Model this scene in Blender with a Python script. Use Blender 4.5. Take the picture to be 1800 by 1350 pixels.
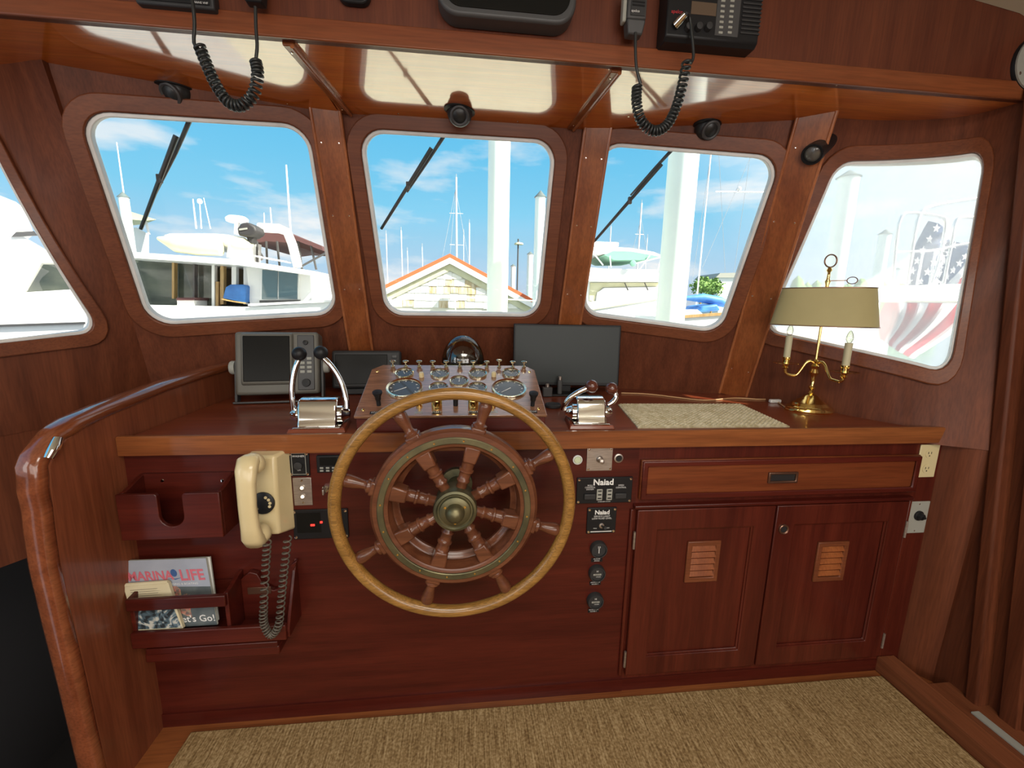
import bpy, bmesh, math, random
from mathutils import Vector, Matrix
random.seed(7)
for o in list(bpy.data.objects): bpy.data.objects.remove(o)
S = bpy.context.scene
COL = S.collection
PI = math.pi
R = math.radians

# ------------------------------------------------------------ camera
FPX = 745.0
EYE = Vector((0, 0, 1.40))
def cam_axes(p, y, r):
    p, y, r = R(p), R(y), R(r)
    f = Vector((math.sin(y)*math.cos(p), math.cos(y)*math.cos(p), -math.sin(p)))
    ri = Vector((math.cos(y), -math.sin(y), 0)); dn = f.cross(ri)
    c, s = math.cos(r), math.sin(r)
    return c*ri + s*dn, -s*ri + c*dn, f
CR, CD, CF = cam_axes(10.337, 6.282, -1.166)
cd = bpy.data.cameras.new('camera'); cam = bpy.data.objects.new('camera', cd); COL.objects.link(cam)
cd.sensor_width = 36; cd.lens = FPX/1800*36; cd.clip_start = .02; cd.clip_end = 2000
mw = Matrix.Identity(4)
for i in range(3):
    mw[i][0] = CR[i]; mw[i][1] = -CD[i]; mw[i][2] = -CF[i]; mw[i][3] = EYE[i]
cam.matrix_world = mw
S.camera = cam

# ------------------------------------------------------------ world, sun, added saloon fill lights, exposure
W = bpy.data.worlds.new('sky'); S.world = W; W.use_nodes = True
nt = W.node_tree; nt.nodes.clear()
def N(nt, t, **k):
    n = nt.nodes.new(t)
    for a, b in k.items(): setattr(n, a, b)
    return n
def ramp(nt, pts, fac=None):
    n = N(nt, 'ShaderNodeValToRGB'); cr = n.color_ramp
    while len(cr.elements) < len(pts): cr.elements.new(.5)
    for e, (p, c) in zip(cr.elements, pts):
        e.position = p; e.color = (c[0], c[1], c[2], 1) if len(c) == 3 else c
    if fac is not None: nt.links.new(fac, n.inputs[0])
    return n
tc = N(nt, 'ShaderNodeTexCoord'); sx = N(nt, 'ShaderNodeSeparateXYZ'); nt.links.new(tc.outputs['Generated'], sx.inputs[0])
sky = ramp(nt, [(0, (.62, .68, .78)), (.06, (.54, .73, .93)), (.20, (.25, .69, .98)), (.42, (.095, .55, .94)), (1, (.04, .25, .70))], sx.outputs['Z'])
mp = N(nt, 'ShaderNodeMapping'); mp.inputs['Scale'].default_value = (2.4, 2.4, 8.5); mp.inputs['Location'].default_value = (.35, .2, .6)
nt.links.new(tc.outputs['Generated'], mp.inputs[0])
ns = N(nt, 'ShaderNodeTexNoise'); ns.inputs['Scale'].default_value = 1.35; ns.inputs['Detail'].default_value = 8; ns.inputs['Roughness'].default_value = .55
nt.links.new(mp.outputs[0], ns.inputs['Vector'])
cr = ramp(nt, [(.52, (0, 0, 0)), (.66, (1, 1, 1))], ns.outputs[0])
lowm = ramp(nt, [(0, (1, 1, 1)), (.10, (1, 1, 1)), (.55, (.35, .35, .35))], sx.outputs['Z'])
mul = N(nt, 'ShaderNodeMath', operation='MULTIPLY'); nt.links.new(cr.outputs[0], mul.inputs[0]); nt.links.new(lowm.outputs[0], mul.inputs[1])
mx = N(nt, 'ShaderNodeMixRGB'); nt.links.new(mul.outputs[0], mx.inputs[0]); nt.links.new(sky.outputs[0], mx.inputs[1]); mx.inputs[2].default_value = (1.0, 1.0, 1.02, 1)
dt = N(nt, 'ShaderNodeVectorMath', operation='DOT_PRODUCT'); nt.links.new(tc.outputs['Generated'], dt.inputs[0]); dt.inputs[1].default_value = Vector((.70, -.42, .72)).normalized()
aur = ramp(nt, [(.10, (0, 0, 0)), (.45, (.9, .9, .9)), (1, (1, 1, 1))], dt.outputs['Value'])        # the sky whitens around the sun
mx2 = N(nt, 'ShaderNodeMixRGB'); nt.links.new(aur.outputs[0], mx2.inputs[0]); nt.links.new(mx.outputs[0], mx2.inputs[1]); mx2.inputs[2].default_value = (1.25, 1.28, 1.30, 1); mx = mx2
bg = N(nt, 'ShaderNodeBackground'); bg.inputs[1].default_value = 1.0
nt.links.new(mx.outputs[0], bg.inputs[0])
wo = N(nt, 'ShaderNodeOutputWorld'); nt.links.new(bg.outputs[0], wo.inputs[0])

SUN_DIR = Vector((.70, -.42, .72)).normalized()           # towards the sun: high, behind the camera and to the right
sl = bpy.data.lights.new('sun', 'SUN'); sl.energy = 15.0; sl.angle = R(.6); sl.color = (1, .94, .82)
so = bpy.data.objects.new('sun', sl); COL.objects.link(so); so.rotation_euler = SUN_DIR.to_track_quat('Z', 'Y').to_euler()
def area(name, loc, target, sx, sy, e, c=(1, 1, 1)):
    l = bpy.data.lights.new(name, 'AREA'); l.shape = 'RECTANGLE'; l.size = sx; l.size_y = sy; l.energy = e; l.color = c
    o = bpy.data.objects.new(name, l); COL.objects.link(o); o.location = loc
    o.rotation_euler = (Vector(loc) - Vector(target)).to_track_quat('Z', 'Y').to_euler()
    return o
area('saloon_aft_fill', (0.2, -3.85, 1.55), (0, 1, 1.0), 3.0, 1.7, 70, (1, .95, .88))  # added fill for daylight from the unseen saloon; the aft wall is closed
area('saloon_fill_starboard', (1.84, -1.5, 1.6), (0, -.4, 1.0), 2.6, .9, 40, (1, .95, .88))  # added fill standing for unseen side windows; none are built
area('saloon_fill_port', (-1.84, -1.5, 1.6), (0, -.4, 1.0), 2.6, .9, 26, (1, .95, .88))  # weaker added fill from the port side, likewise without a window
area('saloon_overhead_fill', (.3, -.75, 2.42), (.3, -.6, 0), 1.4, .9, 42, (1, .94, .84))  # invented overhead fill to brighten the carpet; there is no hatch
S.view_settings.view_transform = 'Standard'; S.view_settings.look = 'None'
S.view_settings.exposure = 0.0; S.view_settings.gamma = 1; S.view_settings.use_curve_mapping = False

# ------------------------------------------------------------ pixel rays (1800x1350 frame) to points on real planes
def ray(px, py): return CR*((px-900)/FPX) + CD*((py-675)/FPX) + CF
def atY(px, py, Y): d = ray(px, py); return EYE + d*(Y/d.y)
def atX(px, py, X): d = ray(px, py); return EYE + d*(X/d.x)
def atZ(px, py, Z): d = ray(px, py); return EYE + d*((Z-EYE.z)/d.z)
FY = 1.30                      # helm console face
def F(px, py): return atY(px, py, FY)
ZC, ZF = .996, 1.01            # worktop, top of its front edge
CT = lambda px, py: atZ(px, py, ZC)

# ------------------------------------------------------------ mesh builder
class MB:
    def __init__(s, T=None): s.v = []; s.f = []; s.T = T
    def add(s, vs, fs):
        b = len(s.v)
        for p in vs:
            p = Vector(p); s.v.append(s.T @ p if s.T is not None else p)
        s.f += [tuple(b+i for i in f) for f in fs]
        return s
    def box(s, x0, x1, y0, y1, z0, z1):
        return s.add([(x0,y0,z0),(x1,y0,z0),(x1,y1,z0),(x0,y1,z0),(x0,y0,z1),(x1,y0,z1),(x1,y1,z1),(x0,y1,z1)],
                     [(0,3,2,1),(4,5,6,7),(0,1,5,4),(1,2,6,5),(2,3,7,6),(3,0,4,7)])
    def cbox(s, c, d): return s.box(c[0]-d[0]/2, c[0]+d[0]/2, c[1]-d[1]/2, c[1]+d[1]/2, c[2]-d[2]/2, c[2]+d[2]/2)
    def hexa(s, bot, top):
        return s.add(list(bot)+list(top), [(0,3,2,1),(4,5,6,7),(0,1,5,4),(1,2,6,5),(2,3,7,6),(3,0,4,7)])
    def prism(s, poly, vec):
        n = len(poly); poly = [Vector(p) for p in poly]; vec = Vector(vec)
        return s.add(poly+[p+vec for p in poly], [tuple(range(n-1,-1,-1)), tuple(range(n,2*n))]+[(i,(i+1)%n,n+(i+1)%n,n+i) for i in range(n)])
    def ring(s, outer, inner, vec):
        n = len(outer); vec = Vector(vec); o = [Vector(p) for p in outer]; i_ = [Vector(p) for p in inner]
        vs = o+i_+[p+vec for p in o]+[p+vec for p in i_]; fs = []
        for k in range(n):
            m = (k+1) % n
            fs += [(k,m,n+m,n+k), (2*n+k,3*n+k,3*n+m,2*n+m), (k,2*n+k,2*n+m,m), (n+k,n+m,3*n+m,3*n+k)]
        return s.add(vs, fs)
    def tube(s, pts, r, n=8, closed=False, cap=True):
        pts = [Vector(p) for p in pts]; m = len(pts)
        rs = r if isinstance(r, (list, tuple)) else [r]*m
        up = None; vs = []
        for i in range(m):
            if closed: t = pts[(i+1)%m]-pts[i-1]
            else: t = pts[min(i+1,m-1)]-pts[max(i-1,0)]
            if t.length < 1e-9: t = Vector((0,0,1))
            t.normalize()
            if up is None:
                a = Vector((0,0,1)) if abs(t.z) < .9 else Vector((1,0,0)); up = (a-t*a.dot(t)).normalized()
            else:
                up = up-t*up.dot(t)
                up = up.normalized() if up.length > 1e-6 else t.orthogonal().normalized()
            b = t.cross(up)
            for k in range(n):
                a = 2*PI*k/n; vs.append(pts[i]+(up*math.cos(a)+b*math.sin(a))*rs[i])
        fs = []
        for i in range(m if closed else m-1):
            j = (i+1) % m
            for k in range(n):
                l = (k+1) % n; fs.append((i*n+k, i*n+l, j*n+l, j*n+k))
        if cap and not closed: fs += [tuple(range(n-1,-1,-1)), tuple((m-1)*n+k for k in range(n))]
        return s.add(vs, fs)
    def lathe(s, prof, o=(0,0,0), ax=(0,0,1), n=24, closed=False, sx=1, sy=1, xref=None):
        ax = Vector(ax).normalized(); o = Vector(o)
        u = Vector(xref) if xref else ax.orthogonal()
        u = (u-ax*u.dot(ax)).normalized(); w = ax.cross(u)
        vs = []; m = len(prof)
        for r_, h in prof:
            for k in range(n):
                a = 2*PI*k/n; vs.append(o+ax*h+(u*math.cos(a)*sx+w*math.sin(a)*sy)*max(r_, 1e-5))
        fs = []
        for i in range(m if closed else m-1):
            j = (i+1) % m
            for k in range(n):
                l = (k+1) % n; fs.append((i*n+k, i*n+l, j*n+l, j*n+k))
        if not closed: fs += [tuple(range(n-1,-1,-1)), tuple((m-1)*n+k for k in range(n))]
        return s.add(vs, fs)
    def ball(s, c, r, n=16, m=10, sc=(1,1,1)):
        b = MB(); b.lathe([(r*math.sin(PI*i/m), -r*math.cos(PI*i/m)) for i in range(m+1)], n=n)
        return s.add([Vector(c)+Vector((p.x*sc[0], p.y*sc[1], p.z*sc[2])) for p in b.v], b.f)
    def grid(s, fn, nu, nv, closeu=False):
        vs = [fn(i/nu, j/nv) for j in range(nv+1) for i in range(nu+1)]
        return s.add(vs, [(j*(nu+1)+i, j*(nu+1)+i+1, (j+1)*(nu+1)+i+1, (j+1)*(nu+1)+i) for j in range(nv) for i in range(nu)])
    def sheet(s, fn, nu, nv, off):          # a grid with thickness
        g = MB(); g.grid(fn, nu, nv); off = Vector(off); b = len(g.v)
        vs = g.v+[p+off for p in g.v]; fs = [tuple(reversed(f)) for f in g.f]+[tuple(i+b for i in f) for f in g.f]
        per = [i for i in range(nu)]+[nu+(nu+1)*j for j in range(nv)]+[(nu+1)*nv+nu-i for i in range(nu)]+[(nu+1)*(nv-j) for j in range(nv)]
        for a in range(len(per)):
            i, j = per[a], per[(a+1)%len(per)]; fs.append((i, j, j+b, i+b))
        return s.add(vs, fs)

def link(name, me, loc, parent=None, mat=None):
    o = bpy.data.objects.new(name, me); COL.objects.link(o)
    if parent is not None:
        o.parent = parent
    o.location = loc
    if mat is not None and me is not None:
        me.materials.clear(); me.materials.append(mat)
    return o
WLOC = {}
def wloc(o): return WLOC.get(o.name, Vector((0,0,0)))
def obj(name, mb, mat, parent=None, smooth=35, bevel=0, seg=2, origin=None, fix=True):
    """ONE mesh object. Vertices come in world coordinates; the object's origin sits at the parent's (or its own base)."""
    if parent is not None: loc = wloc(parent)
    elif origin is not None: loc = Vector(origin)
    else:
        xs = [p.x for p in mb.v]; ys = [p.y for p in mb.v]; zs = [p.z for p in mb.v]
        loc = Vector(((min(xs)+max(xs))/2, (min(ys)+max(ys))/2, min(zs)))
    me = bpy.data.meshes.new(name)
    me.from_pydata([tuple(p-loc) for p in mb.v], [], mb.f)
    me.validate()
    if fix:
        bm = bmesh.new(); bm.from_mesh(me); bmesh.ops.recalc_face_normals(bm, faces=bm.faces); bm.to_mesh(me); bm.free()
    if smooth:
        me.polygons.foreach_set('use_smooth', [True]*len(me.polygons)); me.set_sharp_from_angle(angle=R(smooth))
    me.update()
    o = link(name, me, (0,0,0) if parent is not None else loc, parent, mat)
    WLOC[o.name] = loc
    if bevel:
        m = o.modifiers.new('bevel', 'BEVEL'); m.width = bevel; m.segments = seg; m.limit_method = 'ANGLE'; m.angle_limit = R(40); m.harden_normals = False
    return o
def tag(o, label=None, cat=None, group=None, kind=None):
    if label: o['label'] = label
    if cat: o['category'] = cat
    if group: o['group'] = group
    if kind: o['kind'] = kind
    return o
def thing(name, label, cat, loc, group=None):
    o = bpy.data.objects.new(name, None); COL.objects.link(o); o.location = loc; o.empty_display_size = .05
    WLOC[o.name] = Vector(loc)
    return tag(o, label, cat, group)
def struct(name, mb, mat, parent=None, **k):
    o = obj(name, mb, mat, parent, **k)
    if parent is None: o['kind'] = 'structure'
    return o
def dup(root, off, label, group=None):
    off = Vector(off); c = root.copy(); COL.objects.link(c); c.location = root.location+off; c['label'] = label
    WLOC[c.name] = wloc(root)+off
    if group: c['group'] = group
    for ch in list(root.children):
        d = ch.copy(); COL.objects.link(d); d.parent = c
        for g in list(ch.children):
            e = g.copy(); COL.objects.link(e); e.parent = d
    return c
def text(name, s, mat, parent, o, ux, uy, size, ext=.0004, align='CENTER', sq=1.0, bold=0):
    """flat lettering: built from the built-in font, laid in the plane (ux, uy) at o"""
    c = bpy.data.curves.new(name, 'FONT'); c.body = s; c.size = 1; c.align_x = align; c.align_y = 'CENTER'; c.resolution_u = 2; c.fill_mode = 'FRONT'; c.offset = bold
    t = bpy.data.objects.new('t', c); COL.objects.link(t)
    bpy.context.view_layer.update()
    me0 = bpy.data.meshes.new_from_object(t.evaluated_get(bpy.context.evaluated_depsgraph_get()))
    bpy.data.objects.remove(t)
    ux = Vector(ux).normalized(); uy = Vector(uy).normalized(); nn = ux.cross(uy); o = Vector(o)
    mb = MB(); mb.v = [o+ux*(p.co.x*size*sq)+uy*(p.co.y*size)+nn*ext for p in me0.vertices]; mb.f = [tuple(p.vertices) for p in me0.polygons]
    bpy.data.meshes.remove(me0)
    return obj(name, mb, mat, parent, smooth=0, fix=False)

# ------------------------------------------------------------ materials
def mat(name, col, rough=.5, metal=0, coat=0, spec=.5, coat_r=.05, trans=0, ior=1.45, emit=None, es=0):
    m = bpy.data.materials.new(name); m.use_nodes = True; b = m.node_tree.nodes['Principled BSDF']
    b.inputs['Base Color'].default_value = (*col, 1); b.inputs['Roughness'].default_value = rough; b.inputs['Metallic'].default_value = metal
    b.inputs['Coat Weight'].default_value = coat; b.inputs['Coat Roughness'].default_value = coat_r; b.inputs['Specular IOR Level'].default_value = spec
    b.inputs['Transmission Weight'].default_value = trans; b.inputs['IOR'].default_value = ior
    if emit: b.inputs['Emission Color'].default_value = (*emit, 1); b.inputs['Emission Strength'].default_value = es
    return m
def mottle(name, c1, c2, scale=8, rough=.5, stretch=(1,1,1), bump=0, **k):
    m = mat(name, c1, rough, **k); nt = m.node_tree; b = nt.nodes['Principled BSDF']
    tc = N(nt, 'ShaderNodeTexCoord'); mp = N(nt, 'ShaderNodeMapping'); mp.inputs['Scale'].default_value = stretch
    nz = N(nt, 'ShaderNodeTexNoise'); nz.inputs['Scale'].default_value = scale; nz.inputs['Detail'].default_value = 6
    nt.links.new(tc.outputs['Object'], mp.inputs[0]); nt.links.new(mp.outputs[0], nz.inputs['Vector'])
    r = ramp(nt, [(.32, c1), (.68, c2)], nz.outputs[0]); nt.links.new(r.outputs[0], b.inputs['Base Color'])
    if bump:
        bp = N(nt, 'ShaderNodeBump'); bp.inputs['Strength'].default_value = bump; bp.inputs['Distance'].default_value = .002
        nt.links.new(nz.outputs[0], bp.inputs['Height']); nt.links.new(bp.outputs[0], b.inputs['Normal'])
    return m
def wood(name, dark, light, axis='X', rough=.32, coat=.35, coat_r=.12, sc=1.0, streak=.22, bump=.08, spec=.4, coat_ior=1.5):
    m = mat(name, dark, rough, coat=coat, coat_r=coat_r, spec=spec); nt = m.node_tree; b = nt.nodes['Principled BSDF']
    b.inputs['Coat IOR'].default_value = coat_ior
    st = {'X': (.8, 16, 16), 'Y': (16, .8, 16), 'Z': (16, 16, .8)}[axis]
    tc = N(nt, 'ShaderNodeTexCoord'); mp = N(nt, 'ShaderNodeMapping'); mp.inputs['Scale'].default_value = [v*sc for v in st]
    nt.links.new(tc.outputs['Object'], mp.inputs[0])
    n1 = N(nt, 'ShaderNodeTexNoise'); n1.inputs['Scale'].default_value = 1.1; n1.inputs['Detail'].default_value = 5; n1.inputs['Distortion'].default_value = .6
    n2 = N(nt, 'ShaderNodeTexNoise'); n2.inputs['Scale'].default_value = 11; n2.inputs['Detail'].default_value = 4
    nt.links.new(mp.outputs[0], n1.inputs['Vector']); nt.links.new(mp.outputs[0], n2.inputs['Vector'])
    r = ramp(nt, [(.30, dark), (.72, light)], n1.outputs[0])
    r2 = ramp(nt, [(.35, (1-streak,)*3), (.6, (1, 1, 1))], n2.outputs[0])
    mx = N(nt, 'ShaderNodeMixRGB', blend_type='MULTIPLY'); mx.inputs[0].default_value = 1
    nt.links.new(r.outputs[0], mx.inputs[1]); nt.links.new(r2.outputs[0], mx.inputs[2]); nt.links.new(mx.outputs[0], b.inputs['Base Color'])
    bp = N(nt, 'ShaderNodeBump'); bp.inputs['Strength'].default_value = bump; bp.inputs['Distance'].default_value = .001
    nt.links.new(n2.outputs[0], bp.inputs['Height']); nt.links.new(bp.outputs[0], b.inputs['Normal'])
    return m
M_ = {}
M_['wallZ'] = wood('mahogany_wall_upright', (.095, .024, .009), (.165, .046, .018), 'Z', rough=.55, coat=.03, spec=.3)
M_['wallX'] = wood('mahogany_wall_level', (.085, .022, .010), (.155, .044, .019), 'X', rough=.42, coat=.12)
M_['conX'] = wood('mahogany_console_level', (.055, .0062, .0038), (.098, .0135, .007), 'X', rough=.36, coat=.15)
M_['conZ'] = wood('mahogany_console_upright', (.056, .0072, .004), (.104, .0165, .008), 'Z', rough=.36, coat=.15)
M_['edge'] = wood('mahogany_worktop_edge', (.16, .045, .014), (.30, .10, .030), 'X', rough=.3, coat=.4)
M_['top'] = wood('mahogany_worktop', (.17, .032, .013), (.26, .060, .023), 'X', rough=.28, coat=.35, coat_r=.10)
M_['post'] = wood('mahogany_post', (.18, .045, .012), (.32, .098, .028), 'Z', rough=.32, coat=.3)
M_['bead'] = wood('mahogany_bead', (.30, .095, .035), (.42, .15, .06), 'Z', rough=.25, coat=.5)
M_['frame'] = wood('mahogany_window_frame', (.14, .039, .015), (.20, .060, .023), 'X', rough=.42, coat=.12)
M_['ceil'] = wood('varnished_ceiling_panel', (.50, .10, .010), (.70, .19, .022), 'X', rough=.3, coat=1.0, coat_r=.06, bump=.05, coat_ior=2.7)
M_['fascia'] = wood('mahogany_fascia', (.10, .024, .011), (.15, .040, .017), 'Z', rough=.45, coat=.1)
M_['lip'] = wood('mahogany_fascia_strip', (.17, .042, .014), (.25, .072, .024), 'X', rough=.35, coat=.25)
M_['divider'] = wood('mahogany_divider', (.17, .045, .020), (.27, .080, .034), 'Z', rough=.33, coat=.35)
M_['rail'] = wood('varnished_rail', (.16, .042, .016), (.26, .075, .028), 'Y', rough=.22, coat=.8, coat_r=.06)
M_['wheel'] = wood('wheel_mahogany', (.095, .030, .014), (.18, .062, .028), 'X', rough=.3, coat=.35, sc=2)
M_['rim'] = wood('honey_rim', (.26, .125, .028), (.40, .205, .052), 'X', rough=.3, coat=.45, sc=2.2, streak=.45)
M_['fl'] = wood('floor_border', (.20, .055, .016), (.36, .12, .036), 'X', rough=.35, coat=.3)
M_['dash'] = wood('dash_walnut', (.20, .085, .040), (.34, .16, .085), 'X', rough=.3, coat=1, sc=2.5, streak=.5, coat_r=.16, coat_ior=2.1)
M_['drawer'] = wood('mahogany_drawer', (.125, .026, .008), (.20, .052, .016), 'X', rough=.36, coat=.2)
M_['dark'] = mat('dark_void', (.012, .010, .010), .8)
M_['black'] = mat('black_plastic', (.012, .012, .013), .42, spec=.3)
M_['black2'] = mat('dull_black_plastic', (.025, .025, .026), .55)
M_['screen'] = mat('dark_screen', (.010, .010, .009), .25, spec=.15)
M_['lcd'] = mat('brown_display', (.11, .075, .05), .3)
M_['grey'] = mat('warm_grey_plastic', (.13, .125, .105), .5)
M_['grey2'] = mat('dark_grey_plastic', (.055, .055, .056), .45)
M_['lgrey'] = mat('pale_grey_plastic', (.32, .32, .28), .5)
M_['chrome'] = mat('chrome', (.86, .85, .82), .07, metal=1)
M_['brass'] = mottle('polished_brass', (.80, .56, .18), (.90, .68, .27), 20, .14, metal=1)
M_['oldbrass'] = mottle('tarnished_brass', (.085, .085, .050), (.19, .165, .085), 14, .42, metal=.75)
M_['steel'] = mottle('brushed_steel', (.42, .37, .33), (.55, .50, .45), 30, .38, stretch=(1, 1, 6), metal=.9)
M_['alu'] = mottle('white_window_seal', (.62, .63, .62), (.75, .75, .73), 14, .45)
M_['cream'] = mottle('cream_plastic', (.62, .50, .27), (.68, .56, .32), 9, .28, coat=.3)
M_['white'] = mat('white_plastic', (.75, .75, .72), .4)
M_['ivory'] = mat('ivory_plastic', (.62, .53, .30), .4)
M_['letter'] = mat('white_print', (.72, .72, .70), .6)
M_['red'] = mat('red_print', (.50, .03, .04), .6)
M_['led'] = mat('red_led', (.3, .01, .01), .4, emit=(1, .03, .02), es=3)
M_['shade'] = mottle('olive_lamp_shade', (.39, .335, .16), (.43, .37, .18), 6, .7)
M_['candle'] = mat('ivory_candle_tube', (.50, .46, .30), .5)
M_['cord'] = mat('brown_cord', (.10, .085, .065), .5)
M_['lampcord'] = mat('pale_lamp_cord', (.55, .33, .16), .5)
M_['bronze'] = mat('antique_bronze', (.20, .11, .075), .32, metal=.8)
M_['rubber'] = mat('black_rubber', (.02, .022, .022), .35)
M_['knobwood'] = wood('knob_rosewood', (.06, .016, .010), (.14, .04, .022), 'X', rough=.2, coat=.6, sc=4)
M_['gel'] = mottle('white_gelcoat', (.80, .80, .78), (.84, .84, .82), 3, .35)
M_['head'] = mat('cream_headliner', (.60, .56, .42), .8)
M_['paper'] = mottle('cream_paper', (.62, .55, .36), (.68, .61, .42), 12, .8)
M_['page'] = mat('magazine_pages', (.55, .57, .50), .7)
M_['baseboard'] = wood('baseboard_mahogany', (.15, .045, .018), (.25, .082, .034), 'Y', rough=.45, coat=.1)

def bulb_glass(name, tint=(1, 1, 1), gl=.08):
    m = bpy.data.materials.new(name); m.use_nodes = True; nt = m.node_tree; nt.nodes.clear()
    t = N(nt, 'ShaderNodeBsdfTransparent'); t.inputs[0].default_value = (*tint, 1); g = N(nt, 'ShaderNodeBsdfGlossy'); g.inputs['Roughness'].default_value = .02
    lw = N(nt, 'ShaderNodeLayerWeight'); lw.inputs[0].default_value = .25
    r = N(nt, 'ShaderNodeMapRange'); r.inputs[3].default_value = gl; r.inputs[4].default_value = .8; nt.links.new(lw.outputs['Fresnel'], r.inputs[0])
    x = N(nt, 'ShaderNodeMixShader'); nt.links.new(r.outputs[0], x.inputs[0]); nt.links.new(t.outputs[0], x.inputs[1]); nt.links.new(g.outputs[0], x.inputs[2])
    o = N(nt, 'ShaderNodeOutputMaterial'); nt.links.new(x.outputs[0], o.inputs[0]); return m
M_['glass'] = bulb_glass('window_glass', (.97, .985, .98), .01)
M_['dome'] = bulb_glass('smoked_dome_glass', (.62, .58, .50), .10)
M_['bulb'] = bulb_glass('clear_bulb_glass', (.96, .95, .90), .10)
def hazy():
    m = bpy.data.materials.new('hazed_acrylic'); m.use_nodes = True; nt = m.node_tree; nt.nodes.clear()
    t = N(nt, 'ShaderNodeBsdfTransparent'); t.inputs[0].default_value = (.98, .98, .98, 1)
    d = N(nt, 'ShaderNodeBsdfTranslucent'); d.inputs[0].default_value = (.98, .98, .98, 1)
    tc = N(nt, 'ShaderNodeTexCoord'); nz = N(nt, 'ShaderNodeTexNoise'); nz.inputs['Scale'].default_value = 5; nt.links.new(tc.outputs['Object'], nz.inputs['Vector'])
    r = N(nt, 'ShaderNodeMapRange'); r.inputs[1].default_value = .3; r.inputs[2].default_value = .7; r.inputs[3].default_value = .40; r.inputs[4].default_value = .52; nt.links.new(nz.outputs[0], r.inputs[0])
    x = N(nt, 'ShaderNodeMixShader'); nt.links.new(r.outputs[0], x.inputs[0]); nt.links.new(t.outputs[0], x.inputs[1]); nt.links.new(d.outputs[0], x.inputs[2])
    o = N(nt, 'ShaderNodeOutputMaterial'); nt.links.new(x.outputs[0], o.inputs[0]); return m
M_['haze'] = hazy()
def carpet():
    m = mat('woven_carpet', (.36, .25, .13), .95, spec=.1); nt = m.node_tree; b = nt.nodes['Principled BSDF']
    tc = N(nt, 'ShaderNodeTexCoord'); mp = N(nt, 'ShaderNodeMapping'); nt.links.new(tc.outputs['Object'], mp.inputs[0]); mp.inputs['Scale'].default_value = (1, .8, 1)
    n1 = N(nt, 'ShaderNodeTexNoise'); n1.inputs['Scale'].default_value = 150; n1.inputs['Detail'].default_value = 3; nt.links.new(mp.outputs[0], n1.inputs['Vector'])
    mp2 = N(nt, 'ShaderNodeMapping'); mp2.inputs['Scale'].default_value = (190, 9, 1); nt.links.new(tc.outputs['Object'], mp2.inputs[0])
    n2 = N(nt, 'ShaderNodeTexNoise'); n2.inputs['Scale'].default_value = 1; n2.inputs['Detail'].default_value = 2; nt.links.new(mp2.outputs[0], n2.inputs['Vector'])
    ad = N(nt, 'ShaderNodeMath', operation='ADD'); nt.links.new(n1.outputs[0], ad.inputs[0]); nt.links.new(n2.outputs[0], ad.inputs[1])
    hf = N(nt, 'ShaderNodeMath', operation='MULTIPLY'); hf.inputs[1].default_value = .5; nt.links.new(ad.outputs[0], hf.inputs[0])
    r = ramp(nt, [(.36, (.15, .088, .036)), (.50, (.29, .19, .085)), (.64, (.46, .33, .17))], hf.outputs[0]); nt.links.new(r.outputs[0], b.inputs['Base Color'])
    bp = N(nt, 'ShaderNodeBump'); bp.inputs['Strength'].default_value = .6; bp.inputs['Distance'].default_value = .004; nt.links.new(hf.outputs[0], bp.inputs['Height']); nt.links.new(bp.outputs[0], b.inputs['Normal'])
    return m
M_['carpet'] = carpet()

# ------------------------------------------------------------ planes of the pilothouse front
class Plane:
    """vertical-ish wall over the base line p0-p1 at height z0, leaning inwards by k per metre of height; left to right"""
    def __init__(s, p0, p1, k, z0=ZC):
        s.a = Vector((p0[0], p0[1], z0)); t = Vector((p1[0]-p0[0], p1[1]-p0[1], 0)); s.len = t.length; s.t = t.normalized()
        nh = Vector((-s.t.y, s.t.x, 0)); nh = nh if nh.dot(Vector((p0[0]+p1[0], p0[1]+p1[1], 0))) > 0 else -nh
        s.nh = nh; s.k = k; s.n = -(nh+Vector((0,0,k))).normalized(); s.s = (Vector((0,0,1))-nh*k).normalized()
    def P(s, u, v, d=0): return s.a+s.t*u+s.s*v+s.n*d          # d: towards the cabin
    def uv(s, p): q = p-s.a; return (q.dot(s.t), q.dot(s.s))
    def px(s, x, y): d = ray(x, y); return s.uv(EYE+d*((s.a-EYE).dot(s.n)/d.dot(s.n)))
SC = 1.035
def sc(x, y): return (x*SC, y*SC)
PC = Plane(sc(-.48, 2.09), sc(.48, 2.09), .32)
PR = Plane(sc(.48, 2.09), sc(1.26, 1.855), .30)
PL = Plane(sc(-1.26, 1.855), sc(-.48, 2.09), .30)
PSR = Plane(sc(1.26, 1.855), sc(1.60, 1.22), .17)
PSL = Plane(sc(-1.60, 1.22), sc(-1.26, 1.855), .17)
def joint(A, B, z):
    # point on both planes at height z
    a1, b1, c1 = A.nh.x, A.nh.y, A.nh.dot(A.a)-A.k*(z-A.a.z)
    a2, b2, c2 = B.nh.x, B.nh.y, B.nh.dot(B.a)-B.k*(z-B.a.z)
    D = a1*b2-a2*b1
    return Vector(((c1*b2-c2*b1)/D, (a1*c2-a2*c1)/D, z))
ZT = 2.20
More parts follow.
